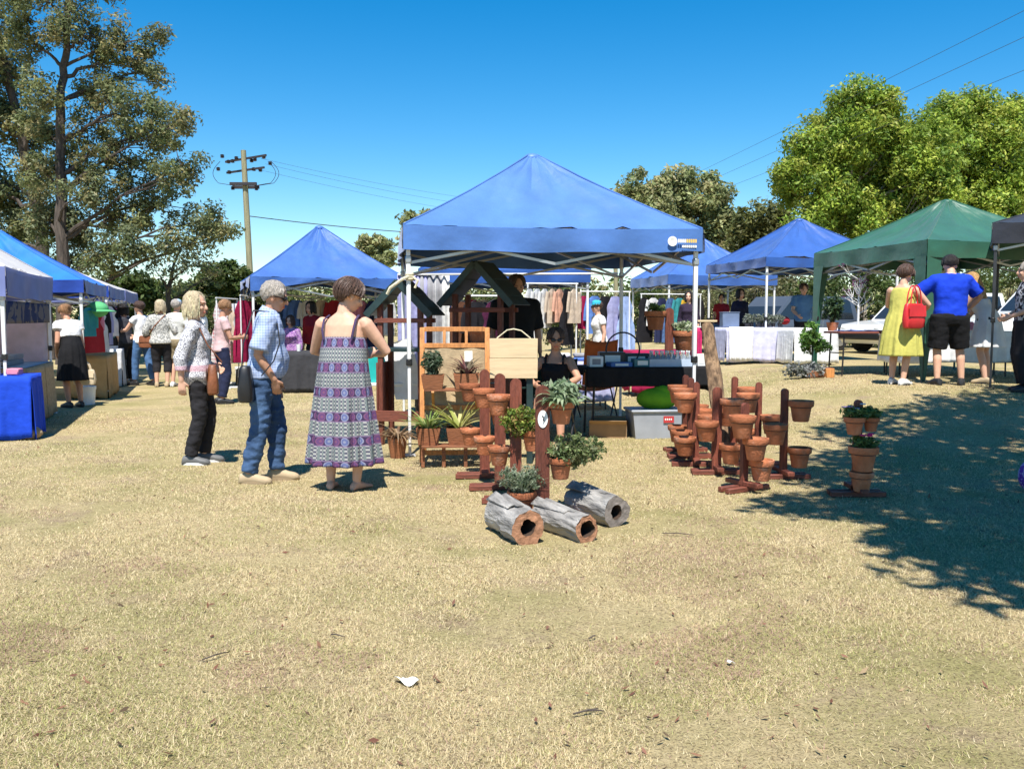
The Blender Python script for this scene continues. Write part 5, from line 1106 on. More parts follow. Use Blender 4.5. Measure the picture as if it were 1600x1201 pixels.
# ---------------------------------------------------------------- blank board on its stand
a = at(765, 529, 8.3); b = at(840, 592, 8.3); cxx = (a.x + b.x) / 2; bd = thing('display_board', 'pale blank two-plank board hung on a dark post behind the pot stands', 'sign', (cxx, 8.3, gz(cxx, 8.3)))
zc = (a.z + b.z) / 2; hh = a.z - b.z; ww = b.x - a.x
for k in range(2): m = MB(); m.box((0, 0, zc - hh / 4 + k * hh / 2), (ww, .02, hh / 2 - .004), b=.003); m.build('plank', M_PLY, bd)
for sx in (-.12, .15): m = MB(); m.box((sx, .035, (zc + hh * .5) / 2), (.06, .03, zc + hh * .5), b=.003); m.build('post', M_DKGREEN if sx > 0 else M_REDWOOD, bd)
m = MB(); m.tube([(-ww * .35, .0, zc + hh / 2), (-.06, .01, zc + hh / 2 + .075), (0, .01, zc + hh / 2 + .085), (.07, .01, zc + hh / 2 + .07), (ww * .35, .0, zc + hh / 2)], .006, 6); m.build('hanging_rope', M_ROPE, bd)

# ---------------------------------------------------------------- roofed planters (wishing-well shape)
def roofed(label, px, d, apex_y, eave_y, halfpx, rz, boards=5):
    p = gp(px, d); root = thing('roofed_planter', label, 'planter', p, R(rz), 'roofed timber planters'); za = at(px, apex_y, d).z - p.z; ze = at(px, eave_y, d).z - p.z; hw = halfpx / FPX * d; dp = .46
    for s in (-1, 1):
        e = Vector((s * hw, 0, ze)); t = Vector((0, 0, za)); n = Vector((s * (za - ze), 0, hw)).normalized()
        for k in range(5):
            f0, f1 = k / 5, (k + 1) / 5; m = MB(); q0 = t.lerp(e, f0); q1 = t.lerp(e, f1 + .03)
            m.beam(q0 + n * (.012 + .006 * (k % 2)), q1 + n * (.012 + .006 * (k % 2)), dp, .016, .002, up=n); m.build('roof_board', M_DKGREEN if s < 0 or True else None, root)
        m = MB(); m.beam(t + Vector((0, -dp / 2 - .012, -.01)), e + Vector((0, -dp / 2 - .012, -.01)), .022, .075, .003, up=n); m.build('barge_board', M_DKGREEN, root)
    px_ = hw * .62
    for s in (-1, 1):
        for y in (-.16, .16):
            m = MB(); m.box((s * px_, y, (ze + .12) / 2), (.055, .055, ze + .12), b=.004); m.build('post', M_REDWOOD, root)
    for y in (-.19, .19):
        m = MB(); m.box((0, y, ze - .06), (2 * px_ + .12, .03, .05), b=.003); m.build('tie_beam', M_REDWOOD_X, root)
    m = MB(); m.box((0, 0, 1.03), (2 * px_ + .34, .46, .04), b=.004); m.build('shelf', M_DKGREEN, root)
    for k in range(boards):
        m = MB(); m.box((0, -.215, .32 + .13 * k), (2 * px_ + .1, .022, .115), b=.003); m.build('front_board', M_REDWOOD_X, root)
    for s in (-1, 1): m = MB(); m.box((s * (px_ + .03), 0, .58), (.022, .40, .62), b=.003); m.build('side_board', M_REDWOOD, root)
    return root, za, ze
roofed('roofed red timber planter with dark green gable, large one in the gazebo', 756, 10.25, 411, 476, 62, -24)
roofed('open roofed timber planter with dark green gable behind the left gazebo post', 633, 9.75, 440, 492, 52, -12, 1)
pot('terracotta pot standing on the shelf of the large roofed planter', (gp(748, 10.2).x, 10.2, gz(-.3, 10.2) + 1.052), .13, .2, None, None, 5)
# ================================================================ tables, goods, clothes, vehicles
def table(label, p, rz, size, clothm=None, clabel=None, drop=None, cat='table', topm=None, group='stall tables', sides='flrb', legm=None):
    """p: ground point below the middle of the table; cloth drops: front,left,right,back heights"""
    W_, D_, H_ = size; root = thing('folding_table', label, cat, p, rz, group)
    m = MB(); m.box((0, 0, H_ - .02), (W_, D_, .035), b=.006); m.build('tabletop', topm or M_WHITEPL, root)
    Rm = Matrix.Rotation(rz, 2)
    for sx in (-1, 1):
        for sy in (-1, 1):
            q = Rm @ Vector((sx * (W_ / 2 - .08), sy * (D_ / 2 - .06))); zg = gz(p[0] + q.x, p[1] + q.y) - p[2]
            m = MB(); m.tube([(sx * (W_ / 2 - .08), sy * (D_ / 2 - .06), zg), (sx * (W_ / 2 - .1), sy * (D_ / 2 - .06), H_ - .04)], .014, 8); m.build('leg', legm or M_BLACKSTEEL, root)
        m = MB(); m.beam((sx * (W_ / 2 - .1), -(D_ / 2 - .06), H_ * .5), (sx * (W_ / 2 - .1), D_ / 2 - .06, H_ * .5), .018); m.build('leg_brace', legm or M_BLACKSTEEL, root)
    if clothm:
        c = thing('tablecloth', clabel, 'tablecloth', (p[0], p[1], p[2] + H_), rz); m = MB(); dr = drop; e = .012; W2, D2 = W_ / 2 + e, D_ / 2 + e
        m.grid(lambda u, v: Vector(((u - .5) * 2 * W2, (v - .5) * 2 * D2, .004 + .002 * math.sin(u * 19) * math.sin(v * 13))), 16, 8); o = m.build('top_cloth', clothm, c)
        for k, (nm, dh) in enumerate(zip('front left right back'.split(), dr)):
            if dh <= 0: continue
            L = 2 * W2 if k in (0, 3) else 2 * D2; nf = L * 9
            def f(u, v, k=k, dh=dh, L=L):
                w = (.012 + .028 * v) * (math.sin(u * nf * 2.1 + k) + .5 * math.sin(u * nf * 4.7 + 2)) * min(1, v * 3) * .6 + .012 * v + .0
                a = (u - .5) * L; z = .004 - dh * v * (1 + .02 * math.sin(u * 11 + k))
                return {0: Vector((a, -D2 - abs(w) * .9, z)), 3: Vector((a, D2 + abs(w) * .9, z)), 1: Vector((-W2 - abs(w) * .9, a, z)), 2: Vector((W2 + abs(w) * .9, a, z))}[k]
            m = MB(); m.grid(f, max(24, int(L * 36)), 10); o = m.build('hanging_side', clothm, c); q = o.modifiers.new('t', 'SOLIDIFY'); q.thickness = .003; q.offset = -1
    return root
GK = 'garments on the clothes racks'
def garment(label, top, yaw, w, h, mt, kind='top', seed=1):
    root = thing('hanging_garment', label, 'garment', top, yaw, GK); m = MB(); N = 22; K = 16; rnd = random.Random(seed)
    ph = rnd.uniform(0, 6); th = .035
    def wid(v):
        if kind == 'trousers': return w * .75
        if kind == 'dress': return w * (.5 + .5 * min(1, v * 5)) * (1 - .25 * math.exp(-((v - .35) / .12) ** 2) + .25 * v)
        return w * (.35 + .65 * min(1, v * 7) ** .7) * (1 - .06 * v)
    def pt(a, v):
        ww = wid(v); x = ww / 2 * math.cos(a); fold = .018 * math.sin(6 * x / w * 3.1 + ph) * min(1, v * 3) + .012 * math.sin(13 * x / w * 3 + 2 * ph) * v
        return Vector((x, th * math.sin(a) * (.4 + .8 * v) + fold, -.03 - h * v - .03 * (1 - abs(math.cos(a))) * (1 - v) + (.05 * (1 - (x / (w / 2)) ** 2) * -0 if v < .1 else 0) - .10 * (abs(x) / (w / 2)) * (1 - v) ** 6 * 1.0))
    m.grid(lambda u, v: pt(2 * math.pi * u, v), N, K, True); m.build('cloth_body', mt, root)
    if kind == 'top':
        for s in (-1, 1):
            m = MB(); L = h * .55; m.tube([(s * w * .40, 0, -.12), (s * w * .52, .0, -.12 - L * .5), (s * w * .55, .01, -.12 - L)], [.05, .048, .045], 10, True, .5); m.build('sleeve', mt, root)
    m = MB(); m.tube([(-w * .3, 0, -.09), (0, 0, -.02), (w * .3, 0, -.09)], .005, 5); m.tube([(0, 0, -.02), (0, 0, .01), (.015, 0, .03), (0, 0, .042)], .003, 5); m.build('hanger', M_BLACKSTEEL, root)
    return root
def rack(label, a, b, zt, items, desc, seed=1, face=None, legs=True):
    """rail from a to b (ground points) at height zt; items: (colour name, material, kind, width, height)"""
    a = Vector(a); b = Vector(b); L = (b - a).length; yaw = math.atan2(b.y - a.y, b.x - a.x); root = thing('clothes_rack', label, 'clothes rack', a, yaw, 'clothes racks')
    zb = b.z - a.z; m = MB(); m.tube([(0, 0, zt), (L, 0, zt)], .014, 8); m.build('rail', M_STEEL, root)
    if legs:
        for x, z0 in ((.03, 0), (L - .03, zb)):
            m = MB(); m.tube([(x, 0, z0 + .03), (x, 0, zt)], .014, 8); m.build('upright', M_STEEL, root)
            m = MB(); m.beam((x, -.24, z0 + .02), (x, .24, z0 + .02), .03, .03); m.build('foot', M_STEEL, root)
    n = len(items); rnd = random.Random(seed)
    for i, (cn, mt, kind, w, h) in enumerate(items):
        t = (i + .5) / n; p = a.lerp(b, t); p.z = a.z + zt - .03
        yy = yaw + (face if face is not None else rnd.uniform(R(35), R(70)))
        garment(f'{cn} hanging {["first","second","third","fourth","fifth","sixth","seventh","eighth","ninth","tenth","eleventh","twelfth"][i]} from left on {desc}', p, yy, w, h, mt, kind, seed * 20 + i)
    return root
c_wh = cloth('garment_white', (.72, .71, .69), trans=.15); c_cr = cloth('garment_cream', (.62, .5, .38), trans=.15); c_pk = cloth('garment_pink', (.6, .22, .3)); c_mg = cloth('crimson', (.30, .012, .06)); c_nv = cloth('garment_navy', (.02, .025, .07)); c_bl = cloth('garment_blue', (.10, .2, .5)); c_bk = cloth('garment_black', (.015, .014, .017)); c_gr = cloth('garment_grey', (.28, .28, .3)); c_lv = cloth('lavender', (.36, .36, .58), trans=.1); c_yl = cloth('garment_yellow', (.6, .36, .03)); c_br = cloth('garment_brown', (.13, .055, .03)); c_tl = cloth('garment_teal', (.04, .25, .27)); c_st = stripes('red_white_stripe', (.6, .55, .53), (.38, .05, .08), 14, 14); c_dn = mat('garment_denim', (.06, .12, .26), .85, .4, 12); c_or = cloth('garment_orange', (.75, .14, .03))
# T2 clothes stall
rack('white clothes rack left of the clothes tent', gp(338, 17.2), gp(372, 18.6), 1.75, [('striped dress', c_st, 'dress', .42, 1.25), ('cream dress', c_cr, 'dress', .4, 1.2), ('white long top', c_wh, 'top', .42, .85)], 'the rack left of the clothes tent', 2, R(60))
rack('clothes rail along the left side of the clothes tent', gp(376, 17.4), gp(398, 19.3), 1.8, [('crimson long dress', c_mg, 'dress', .46, 1.25), ('dark crimson dress', c_mg, 'dress', .42, 1.2), ('black top', c_bk, 'top', .44, .8)], 'the left side rail of the clothes tent', 3, R(-40))
rack('clothes rail across the back of the clothes tent', gp(432, 19.2), gp(612, 20.0), 1.85, [('denim jacket', c_dn, 'top', .5, .62), ('pale blue denim top', c_bl, 'top', .48, .6), ('white blouse', c_wh, 'top', .46, .62), ('cream blouse', c_cr, 'top', .46, .62), ('red top', REDC, 'top', .46, .68), ('black dress', c_bk, 'dress', .46, 1.1), ('pink top', c_pk, 'top', .44, .65), ('navy dress', c_nv, 'dress', .46, 1.1), ('white long top', c_wh, 'top', .46, .8)], 'the back rail of the clothes tent', 4, R(22))
p = gp(480, 16.5); table('long table of the clothes stall', p, R(14), (1.9, .7, .74), cloth('charcoal_skirt', (.045, .045, .05)), 'charcoal cloth reaching the ground on the clothes stall table', (.73, .73, .73, .3))
q = gp(466, 16.25); m = MB(); m.lathe([(.034, 0), (.045, .125), (.042, .125), (.032, .01)], 16, (0, 0, 0)); tag(m.build('paper_cup', M_WHITEPL, loc=(q.x, q.y, p.z + .752)), 'white cup on the charcoal clothes table', 'cup')
# goods left of the gazebo: turquoise tub and white sheet
p = gp(612, 10.6); table('low folding table behind the woman in the dress', p, R(8), (.75, .5, .62), None, None, None)
tb = thing('storage_tub', 'turquoise plastic tub on the low table beside the left gazebo post', 'tub', (p.x - .02, p.y - .02, p.z + .622), R(8)); TQ = mat('turquoise_plastic', (.02, .48, .45), .4)
m = MB()
m.loft([[Vector((sx * .26 * k, sy * .18 * k, z)) for sx, sy in ((-1, -1), (1, -1), (1, 1), (-1, 1))] for z, k in ((0, .85), (.02, .88), (.33, 1), (.33, .95), (.05, .84))]); m.build('tub_body', TQ, tb)
m = MB(); m.box((0, 0, .345), (.55, .39, .025), b=.008); m.build('lid', TQ, tb)
m = MB(); m.grid(lambda u, v: Vector((-.1 + .34 * u + .16 * v, -.215 - .012 * math.sin(u * 9 + v * 4) - .02 * v, .42 - .62 * v + .1 * u * (1 - v))), 16, 14); m.grid(lambda u, v: Vector((-.1 + .34 * u, -.215 + .4 * v, .372 + .05 * (1 - v) + .1 * u * (1 - v))), 12, 6); o = m.build('draped_sheet', WHITEC, loc=(p.x - .02, p.y - .02, p.z + .622), rot=(0, 0, R(8))); tag(o, 'white sheet draped over the turquoise tub', 'cloth')
# lavender and grey sheets hanging behind the left roofed planter
for i, (px, w_, mt, lab) in enumerate(((645, .42, c_lv, 'lavender sheet hanging behind the left roofed planter'), (672, .34, c_gr, 'grey curtain hanging behind the left roofed planter'), (690, .22, c_wh, 'narrow white sheet hanging right of the grey curtain'))):
    q = gp(px, 12.55); m = MB(); m.grid(lambda u, v: Vector(((u - .5) * w_, .02 * math.sin(u * w_ * 60 + i), 1.95 - 1.35 * v)), 26, 6); o = m.build('hanging_sheet', mt, loc=q); sld = o.modifiers.new('t', 'SOLIDIFY'); sld.thickness = .004; tag(o, lab, 'cloth')
m = MB(); m.tube([gp(622, 12.55) + Vector((0, 0, 1.95)), gp(965, 12.35) + Vector((0, 0, 1.97))], .014, 8); tag(m.build('hanging_rail', M_STEEL), 'white rail across the back of the main gazebo', 'rail')
# rear clothes stall seen through the gazebo
rack('white clothes rack seen through the gazebo behind the seated woman', gp(822, 15.4), gp(903, 15.6), 1.95, [('white dress', c_wh, 'dress', .42, 1.2), ('white long top', c_wh, 'top', .42, .9), ('white blouse', c_wh, 'top', .42, .7), ('cream top', c_cr, 'top', .42, .62), ('peach top', cloth('peach', (.66, .36, .25)), 'top', .4, .6), ('black dress', c_bk, 'dress', .42, 1.0), ('cream jacket', c_cr, 'top', .44, .62)], 'the rack behind the seated woman', 6, R(48))
rack('second clothes rack behind the tall man in black', gp(655, 17.0), gp(800, 17.2), 1.8, [('white sheet dress', c_wh, 'dress', .5, 1.2), ('plum dress', cloth('plum', (.09, .015, .05)), 'dress', .46, 1.1), ('grey top', c_gr, 'top', .46, .7), ('white top', c_wh, 'top', .46, .7), ('crimson top', c_mg, 'top', .46, .75), ('cream dress', c_cr, 'dress', .46, 1.1), ('navy top', c_nv, 'top', .46, .8), ('white dress', c_wh, 'dress', .46, 1.1)], 'the rack behind the man in black', 7, R(25))
rack('clothes rack at the back of the rear stall behind the bottle table', gp(905, 18.3), gp(985, 18.6), 1.9, [('crimson top', c_mg, 'top', .44, .7), ('blue jacket', c_bl, 'top', .5, .8), ('black patterned dress', c_bk, 'dress', .5, 1.1), ('lavender dress', c_lv, 'dress', .5, 1.2), ('pale blue dress', cloth('pale_blue', (.3, .4, .65)), 'dress', .46, 1.2)], 'the rack behind the bottle table', 8, R(25))
rack('clothes rack of the stall right of the gazebo', gp(1000, 21.5), gp(1095, 21.9), 1.75, [('charcoal dress', c_bk, 'dress', .46, 1.1), ('white top', c_wh, 'top', .46, .7), ('navy dress', c_nv, 'dress', .46, 1.1), ('denim dress', c_dn, 'dress', .46, 1.1), ('teal top', c_tl, 'top', .46, .7), ('yellow top', c_yl, 'top', .46, .75), ('black top', c_bk, 'top', .46, .8)], 'the rack right of the gazebo', 9, R(25))
# goods tables in the rear
rack('rack of dark clothes behind the roofed planters', gp(652, 14.2), gp(812, 14.4), 1.72, [('black coat', c_bk, 'dress', .46, 1.1), ('navy coat', c_nv, 'dress', .46, 1.0), ('dark brown coat', c_br, 'dress', .46, 1.1), ('charcoal jacket', c_bk, 'top', .48, .8), ('plum coat', cloth('plum2', (.07, .012, .04)), 'dress', .46, 1.0), ('black dress', c_bk, 'dress', .46, 1.1)], 'the dark rack behind the planters', 12, R(25))
p = gp(895, 13.6); table('rear table of folded clothes', p, R(4), (1.1, .6, .72), cloth('lilac_cloth', (.42, .42, .62)), 'lilac cloth on the rear table of folded clothes', (.6, .6, .6, .2))
for k, (x, z, cm, lab) in enumerate(((-.4, 0, c_pk, 'pink folded clothes'), (-.15, 0, c_lv, 'lilac folded clothes'), (.12, 0, c_bl, 'blue folded clothes'), (.36, 0, c_wh, 'white folded clothes'), (-.15, .055, c_wh, 'white folded clothes atop the lilac pile'), (.12, .055, c_gr, 'grey folded clothes atop the blue pile'))):
    m = MB(); m.box((0, 0, .027), (.22, .26, .05), (0, 0, .1 * math.sin(k * 3)), b=.02); tag(m.build('folded_clothes', cm, loc=(p.x + x, p.y - .08, p.z + .73 + z)), lab + ' on the rear lilac table', 'clothes', 'folded clothes')
p = gp(1027, 15.2); table('rear table with crimson cloth', p, R(6), (1.0, .6, .72), c_mg, 'crimson cloth on the table behind the bottles', (.68, .68, .68, .2))
# orange bag chair
p = gp(937, 12.2); ch = thing('camp_chair', 'bright orange folding camp chair behind the bottle table', 'chair', p, R(160)); 
m = MB(); m.grid(lambda u, v: Vector(((u - .5) * .46, .05 - .16 * v, .46 + .62 * v - .04 * math.sin(math.pi * u))), 10, 10); o = m.build('backrest', c_or, ch); o.modifiers.new('t', 'SOLIDIFY').thickness = .012
m = MB(); m.grid(lambda u, v: Vector(((u - .5) * .5, .05 + .42 * v, .46 - .04 * math.sin(math.pi * u))), 10, 8); o = m.build('seat', c_or, ch); o.modifiers.new('t', 'SOLIDIFY').thickness = .012
for sx in (-1, 1):
    for (y0, y1) in ((.0, .46), (.46, .0)): m = MB(); m.tube([(sx * .26, y0, .01), (sx * .26, y1, .5)], .011, 6); m.build('leg', M_BLACKSTEEL, ch)
# chair of the seated stallholder
q = gp(866, 9.75); q = q + Vector((-.02, .1, 0)); ch = thing('camp_chair', 'dark camp chair under the seated stallholder', 'chair', q, R(168)); GC = cloth('dark_green_canvas', (.012, .03, .025))
m = MB(); m.box((0, .08, .40), (.48, .44, .03), b=.01); m.build('seat', GC, ch)
m = MB(); m.grid(lambda u, v: Vector(((u - .5) * .5, -.16 - .10 * v, .42 + .48 * v - .03 * math.sin(math.pi * u))), 10, 8); o = m.build('backrest', GC, ch); o.modifiers.new('t', 'SOLIDIFY').thickness = .012
for sx in (-1, 1):
    for (y0, y1) in ((-.16, .28), (.28, -.16)): m = MB(); m.tube([(sx * .25, y0, .01), (sx * .25, y1, .42)], .011, 6); m.build('leg', M_BLACKSTEEL, ch)
    m = MB(); m.beam((sx * .27, -.2, .6), (sx * .27, .26, .6), .05, .02, .006); m.build('armrest', GC, ch)
# bottle table
p = gp(1003, 10.55); BT = table('folding table with black cloth and bottles in the gazebo', p, R(6), (1.42, .62, .80), M_BLACKCLOTH, 'black cloth sagging over the bottle table', (.22, .1, .28, .1))
zt = p.z + .806; r6 = Matrix.Rotation(R(6), 3, 'Z')
def on_table(x, y, z=0): w = r6 @ Vector((x, y, 0)); return (p.x + w.x, p.y + w.y, zt + z)
glass = mat('clear_bottle', (.8, .83, .85), .08, .02, spec=.6); gb = glass.node_tree.nodes['Principled BSDF']; gb.inputs['Transmission Weight'].default_value = .85
bx = thing('bottle_crate', 'pale blue cardboard tray holding the small bottles', 'tray', on_table(.29, -.17), R(6)); CB = mat('pale_blue_card', (.42, .5, .62), .8)
m = MB(); m.box((0, 0, .004), (.52, .2, .008)); m.build('base', CB, bx)
for (x, y, sx, sy) in ((0, -.1, .52, .006), (0, .1, .52, .006), (-.26, 0, .006, .2), (.26, 0, .006, .2)): m = MB(); m.box((x, y, .045), (sx, sy, .085)); m.build('tray_side', CB, bx)
bm_ = MB(); bm_.lathe([(.004, .0), (.024, 0), (.026, .01), (.026, .10), (.012, .135), (.011, .155), (.004, .156)], 14, cap=False); bme = bm_.mesh(); bme.materials.append(glass); cm_ = MB(); cm_.lathe([(.013, .15), (.0135, .172), (.004, .173)], 12); cme = cm_.mesh(); cme.materials.append(WHITEC)
k = 0
for r_ in range(2):
    for c_ in range(8):
        bt = thing('bottle', f'clear small bottle in the {"front" if r_ == 0 else "back"} row of the blue tray, {["first","second","third","fourth","fifth","sixth","seventh","eighth"][c_]} from left', 'bottle', on_table(.29 + (c_ - 3.5) * .062, -.215 + .085 * r_, .009), 0, 'small bottles in the tray'); link('glass', bme, None, bt); link('cap', cme, None, bt)
for i, (x, y, s, cm, lab) in enumerate(((-.05, -.18, (.2, .16, .09), mat('teal_box', (.05, .16, .18), .6), 'teal box with white edge left of the bottle tray'), (-.3, -.15, (.26, .2, .05), mat('blue_book', (.05, .14, .38), .5), 'flat blue book on the bottle table'), (-.34, .1, (.3, .22, .16), M_DARKPL, 'black box at the left of the bottle table'), (-.58, -.12, (.16, .2, .12), M_WHITEPL, 'white box at the left end of the bottle table'), (.66, -.15, (.1, .1, .14), M_WHITEPL, 'white carton right of the bottle tray'), (-.05, .12, (.34, .2, .14), mat('dark_box', (.035, .05, .05), .6), 'dark box behind the teal box'))):
    m = MB(); m.box((0, 0, s[2] / 2), s, b=.004); b_ = thing('goods_box', lab, 'box', on_table(x, y), R(6 + 5 * math.sin(i * 2)), 'boxes on the bottle table'); m.build('carton', cm, b_); m = MB(); m.box((0, -s[1] / 2 - .001, s[2] * .5), (s[0] * .6, .003, s[2] * .55)); m.build('box_label', M_PAPER if i != 3 else c_gr, b_)
m = MB(); m.tube([Vector(on_table(-.22 + .2 * math.cos(a), .02, .19 + .2 * math.sin(a))) for a in [2 * math.pi * k / 30 for k in range(31)]], .01, 7); tag(m.build('hoop', M_DARKPL), 'thin black hoop standing on the bottle table', 'hoop')
# pots with plants beside bottles, on a stand rising from behind
q = gp(1046, 10.95); st = pot_stand('tall red pot stand behind the bottle table', q, R(4), 1.46, .1); hang(st, 'the tall stand behind the bottles', [('l', 1.42, .13, 'large terracotta pot with small plants high on'), ('r', 1.18, .14, 'large terracotta pot with white-edged plant on the right of')], 1.46, {0: pl_bush((.12, .12, .06), 60, .02, G1), 1: pl_bush((.16, .15, .07), 80, .024, [(.45, .5, .35), (.25, .33, .15)])})
m = MB(); m.grid(lambda u, v: Vector((-.09 + .18 * u, .015 * math.sin(u * 15), -.5 * v * (1 + .1 * math.sin(u * 7)))), 14, 10); o = m.build('hanging_scarf', cloth('hot_pink', (.55, .03, .14)), loc=at(1086, 512, 11.1)); o.modifiers.new('t', 'SOLIDIFY').thickness = .006; tag(o, 'hot pink scarf hanging right of the large pot', 'scarf')
m = MB(); m.tube([at(1060, 511, 11.1), at(1108, 511, 11.1)], .01, 6); tag(m.build('scarf_rail', M_STEEL), 'thin rail carrying the hot pink scarf', 'rail')
# under the table
q = gp(1026, 10.25); tb = thing('storage_tub', 'grey translucent storage tub with red label under the bottle table', 'tub', q, R(6)); GT = mat('grey_tub', (.33, .35, .39), .45, .1)
m = MB(); m.loft([[Vector((sx * .31 * k, sy * .2 * k, z)) for sx, sy in ((-1, -1), (1, -1), (1, 1), (-1, 1))] for z, k in ((0, .88), (.3, 1), (.3, .96), (.03, .86))]); m.build('tub_body', GT, tb)
m = MB(); m.box((0, 0, .315), (.66, .44, .03), b=.01); m.build('lid', GT, tb); m = MB(); m.box((.10, -.2, .22), (.12, .004, .075), (R(-3), 0, 0)); lb = m.build('label_sticker', mat('red_label', (.42, .03, .03), .6), tb); lb['label'] = 'red sticker on the tub'
for kk in range(4): m = MB(); m.box((.062 + kk * .022, -.2035, .222), (.012, .003, .02), (R(-3), 0, 0)); m.build('sticker_print', M_PAPER, lb)
m = MB(); m.ell((0, 0, .1), (.24, .14, .13), None, 20, 12); m.ell((.06, 0, .17), (.14, .1, .09)); o = m.build('fabric_bag', cloth('lime', (.19, .42, .02)), loc=(q.x + .02, q.y + .02, q.z + .335)); tag(o, 'lime green bag lying on the grey tub under the table', 'bag')
q = gp(952, 10.3); bx = thing('cardboard_box', 'open brown cardboard box in the shade under the table', 'box', q, R(-8))
for (x, y, sx, sy) in ((0, -.15, .42, .006), (0, .15, .42, .006), (-.21, 0, .006, .3), (.21, 0, .006, .3)): m = MB(); m.box((x, y, .1), (sx, sy, .2)); m.build('box_side', M_CARD, bx)
m = MB(); m.box((0, 0, .06), (.4, .28, .1)); m.build('contents', M_DARKPL, bx)
for s_ in (-1, 1): m = MB(); m.box((0, s_ * .2, .185), (.42, .12, .005), (R(s_ * 25), 0, 0)); m.build('box_flap', M_CARD, bx)
# rough timber slab leaning at the gazebo's right post
a = at(1135, 612, 8.85); b = at(1104, 503, 9.3); a.z = gz(a.x, a.y); sl = thing('timber_slab', 'rough bark-covered timber slab leaning on the right gazebo post', 'timber', a); m = MB(); rings = []
for i in range(24):
    t = i / 23; c = (b - a) * t; w_ = .095 * (1 - .35 * t) * (1 + .12 * mnoise.noise(Vector((t * 4, 1, 0)))); dd = .05
    rings.append([c + Vector((w_ * math.cos(q_) * (1 + .12 * mnoise.noise(Vector((math.cos(q_) * 2, t * 6, 2)))), dd * math.sin(q_) * (1 + .5 * mnoise.noise(Vector((math.cos(q_) * 3, t * 9, 5)))), 0)) for q_ in [2 * math.pi * k / 26 for k in range(26)]])
m.loft(rings); m.build('slab', mat('rough_bark_slab', (.16, .095, .055), .95, .5, 7, 1, 14, stretch=(4, 4, 1.2), col2=(.33, .21, .12)), sl)
m = MB(); m.box(((b - a).x, (b - a).y, (b - a).z + .01), (.2, .1, .02), b=.003); m.build('top_cap', M_PLY, sl)
# ---------------------------------------------------------------- right-hand stalls
o_ = t5(0, 0); q = gp(1174, 18.9); table('table of the royal blue tent stall', q, R(6), (1.3, .7, .74), cloth('pale_violet_cloth', (.55, .55, .72)), 'pale violet and white cloth hanging to the grass from the right table', (.70, .7, .66, .3)); TZ = q.z + .75
m = MB(); m.grid(lambda u, v: Vector((-.62 + .52 * u, -.40 - .03 * math.sin(u * 30) * v - .03 * v, .01 - .70 * v)), 40, 10); o = m.build('lace_cloth', WHITEC, loc=(q.x, q.y, TZ), rot=(0, 0, R(6))); o.modifiers.new('t', 'SOLIDIFY').thickness = .004; tag(o, 'white lace cloth over the left half of the violet tablecloth', 'cloth')
bx = thing('display_box', 'slate blue display box on the left of the violet table', 'box', (q.x - .46, q.y, TZ + .004), R(6)); m = MB(); m.box((0, 0, .15), (.36, .2, .3), b=.006); m.build('carton', mat('slate_box', (.14, .19, .29), .6), bx); m = MB(); m.box((0, 0, .305), (.38, .22, .02), b=.004); m.build('lid', mat('slate_lid', (.11, .15, .23), .6), bx)
for i in range(7):
    x = -.12 + i * .115; pt = thing('potted_plant', f'small grey-leaved potted plant on the violet table, {["first","second","third","fourth","fifth","sixth","seventh"][i]} from left', 'plant', (q.x + x, q.y - .1 + .08 * (i % 2), TZ + .005), i, 'grey plants on the violet table'); m = MB(); m.lathe([(.035, 0), (.05, .08), (.045, .08)], 14); m.build('pot_body', M_DARKPL, pt); bushy('foliage', pt, (0, 0, .17), (.09, .09, .1), 34, .025, [(.2, .23, .18), (.32, .34, .28), (.12, .15, .1)], i + 3)
q = gp(1262, 18.2); table('white-clothed table between the blue and green tents', q, R(9), (.9, .7, .74), WHITEC, 'white cloth hanging to the grass beside the leafy potted vine', (.70, .7, .7, .3))
m = MB(); m.ell((0, 0, .09), (.12, .1, .09)); tag(m.build('red_bowl', cloth('red_goods', (.5, .04, .05)), loc=gp(1226, 19.6) + Vector((0, 0, .80))), 'red bundle at the right end of the violet table', 'bundle')
q = gp(1271, 14.6); vn = thing('potted_vine', 'leafy green potted vine on a stake before the white table', 'plant', q); m = MB(); m.lathe([(.1, 0), (.13, .2), (.12, .2)], 16); m.build('pot_body', M_DARKPL, vn); m = MB(); m.tube([(0, 0, .1), (.01, 0, .85)], .012, 6); m.build('stake', M_DKGREEN, vn); bushy('foliage', vn, (-.04, 0, .62), (.17, .14, .27), 60, .045, [(.12, .25, .05), (.22, .38, .09), (.08, .16, .03)], 5); bushy('side_shoots', vn, (.14, 0, .5), (.14, .12, .1), 26, .04, [(.06, .13, .03), (.1, .2, .05)], 15)
q = gp(1262, 14.3); gy = thing('ground_plant', 'low silvery shrub in a timber trough on the grass', 'plant', q); bushy('foliage', gy, (0, 0, .13), (.38, .2, .12), 120, .035, [(.3, .31, .3), (.42, .43, .42), (.16, .18, .15)], 6); m = MB(); m.box((.2, 0, .06), (.42, .22, .12), b=.006); m.build('trough', M_BOXWOOD, gy)
q = gp(1297, 14.2); m = MB(); m.box((0, 0, .075), (.14, .12, .15), (0, 0, .2), b=.006); o_bx = thing('wooden_block', 'bright orange timber block beside the silvery shrub', 'block', q); m.build('block', M_ORWOOD, o_bx); m = MB(); m.box((0, 0, .155), (.1, .08, .012), (0, 0, .2), b=.003); m.build('inset', M_BOXWOOD, o_bx)
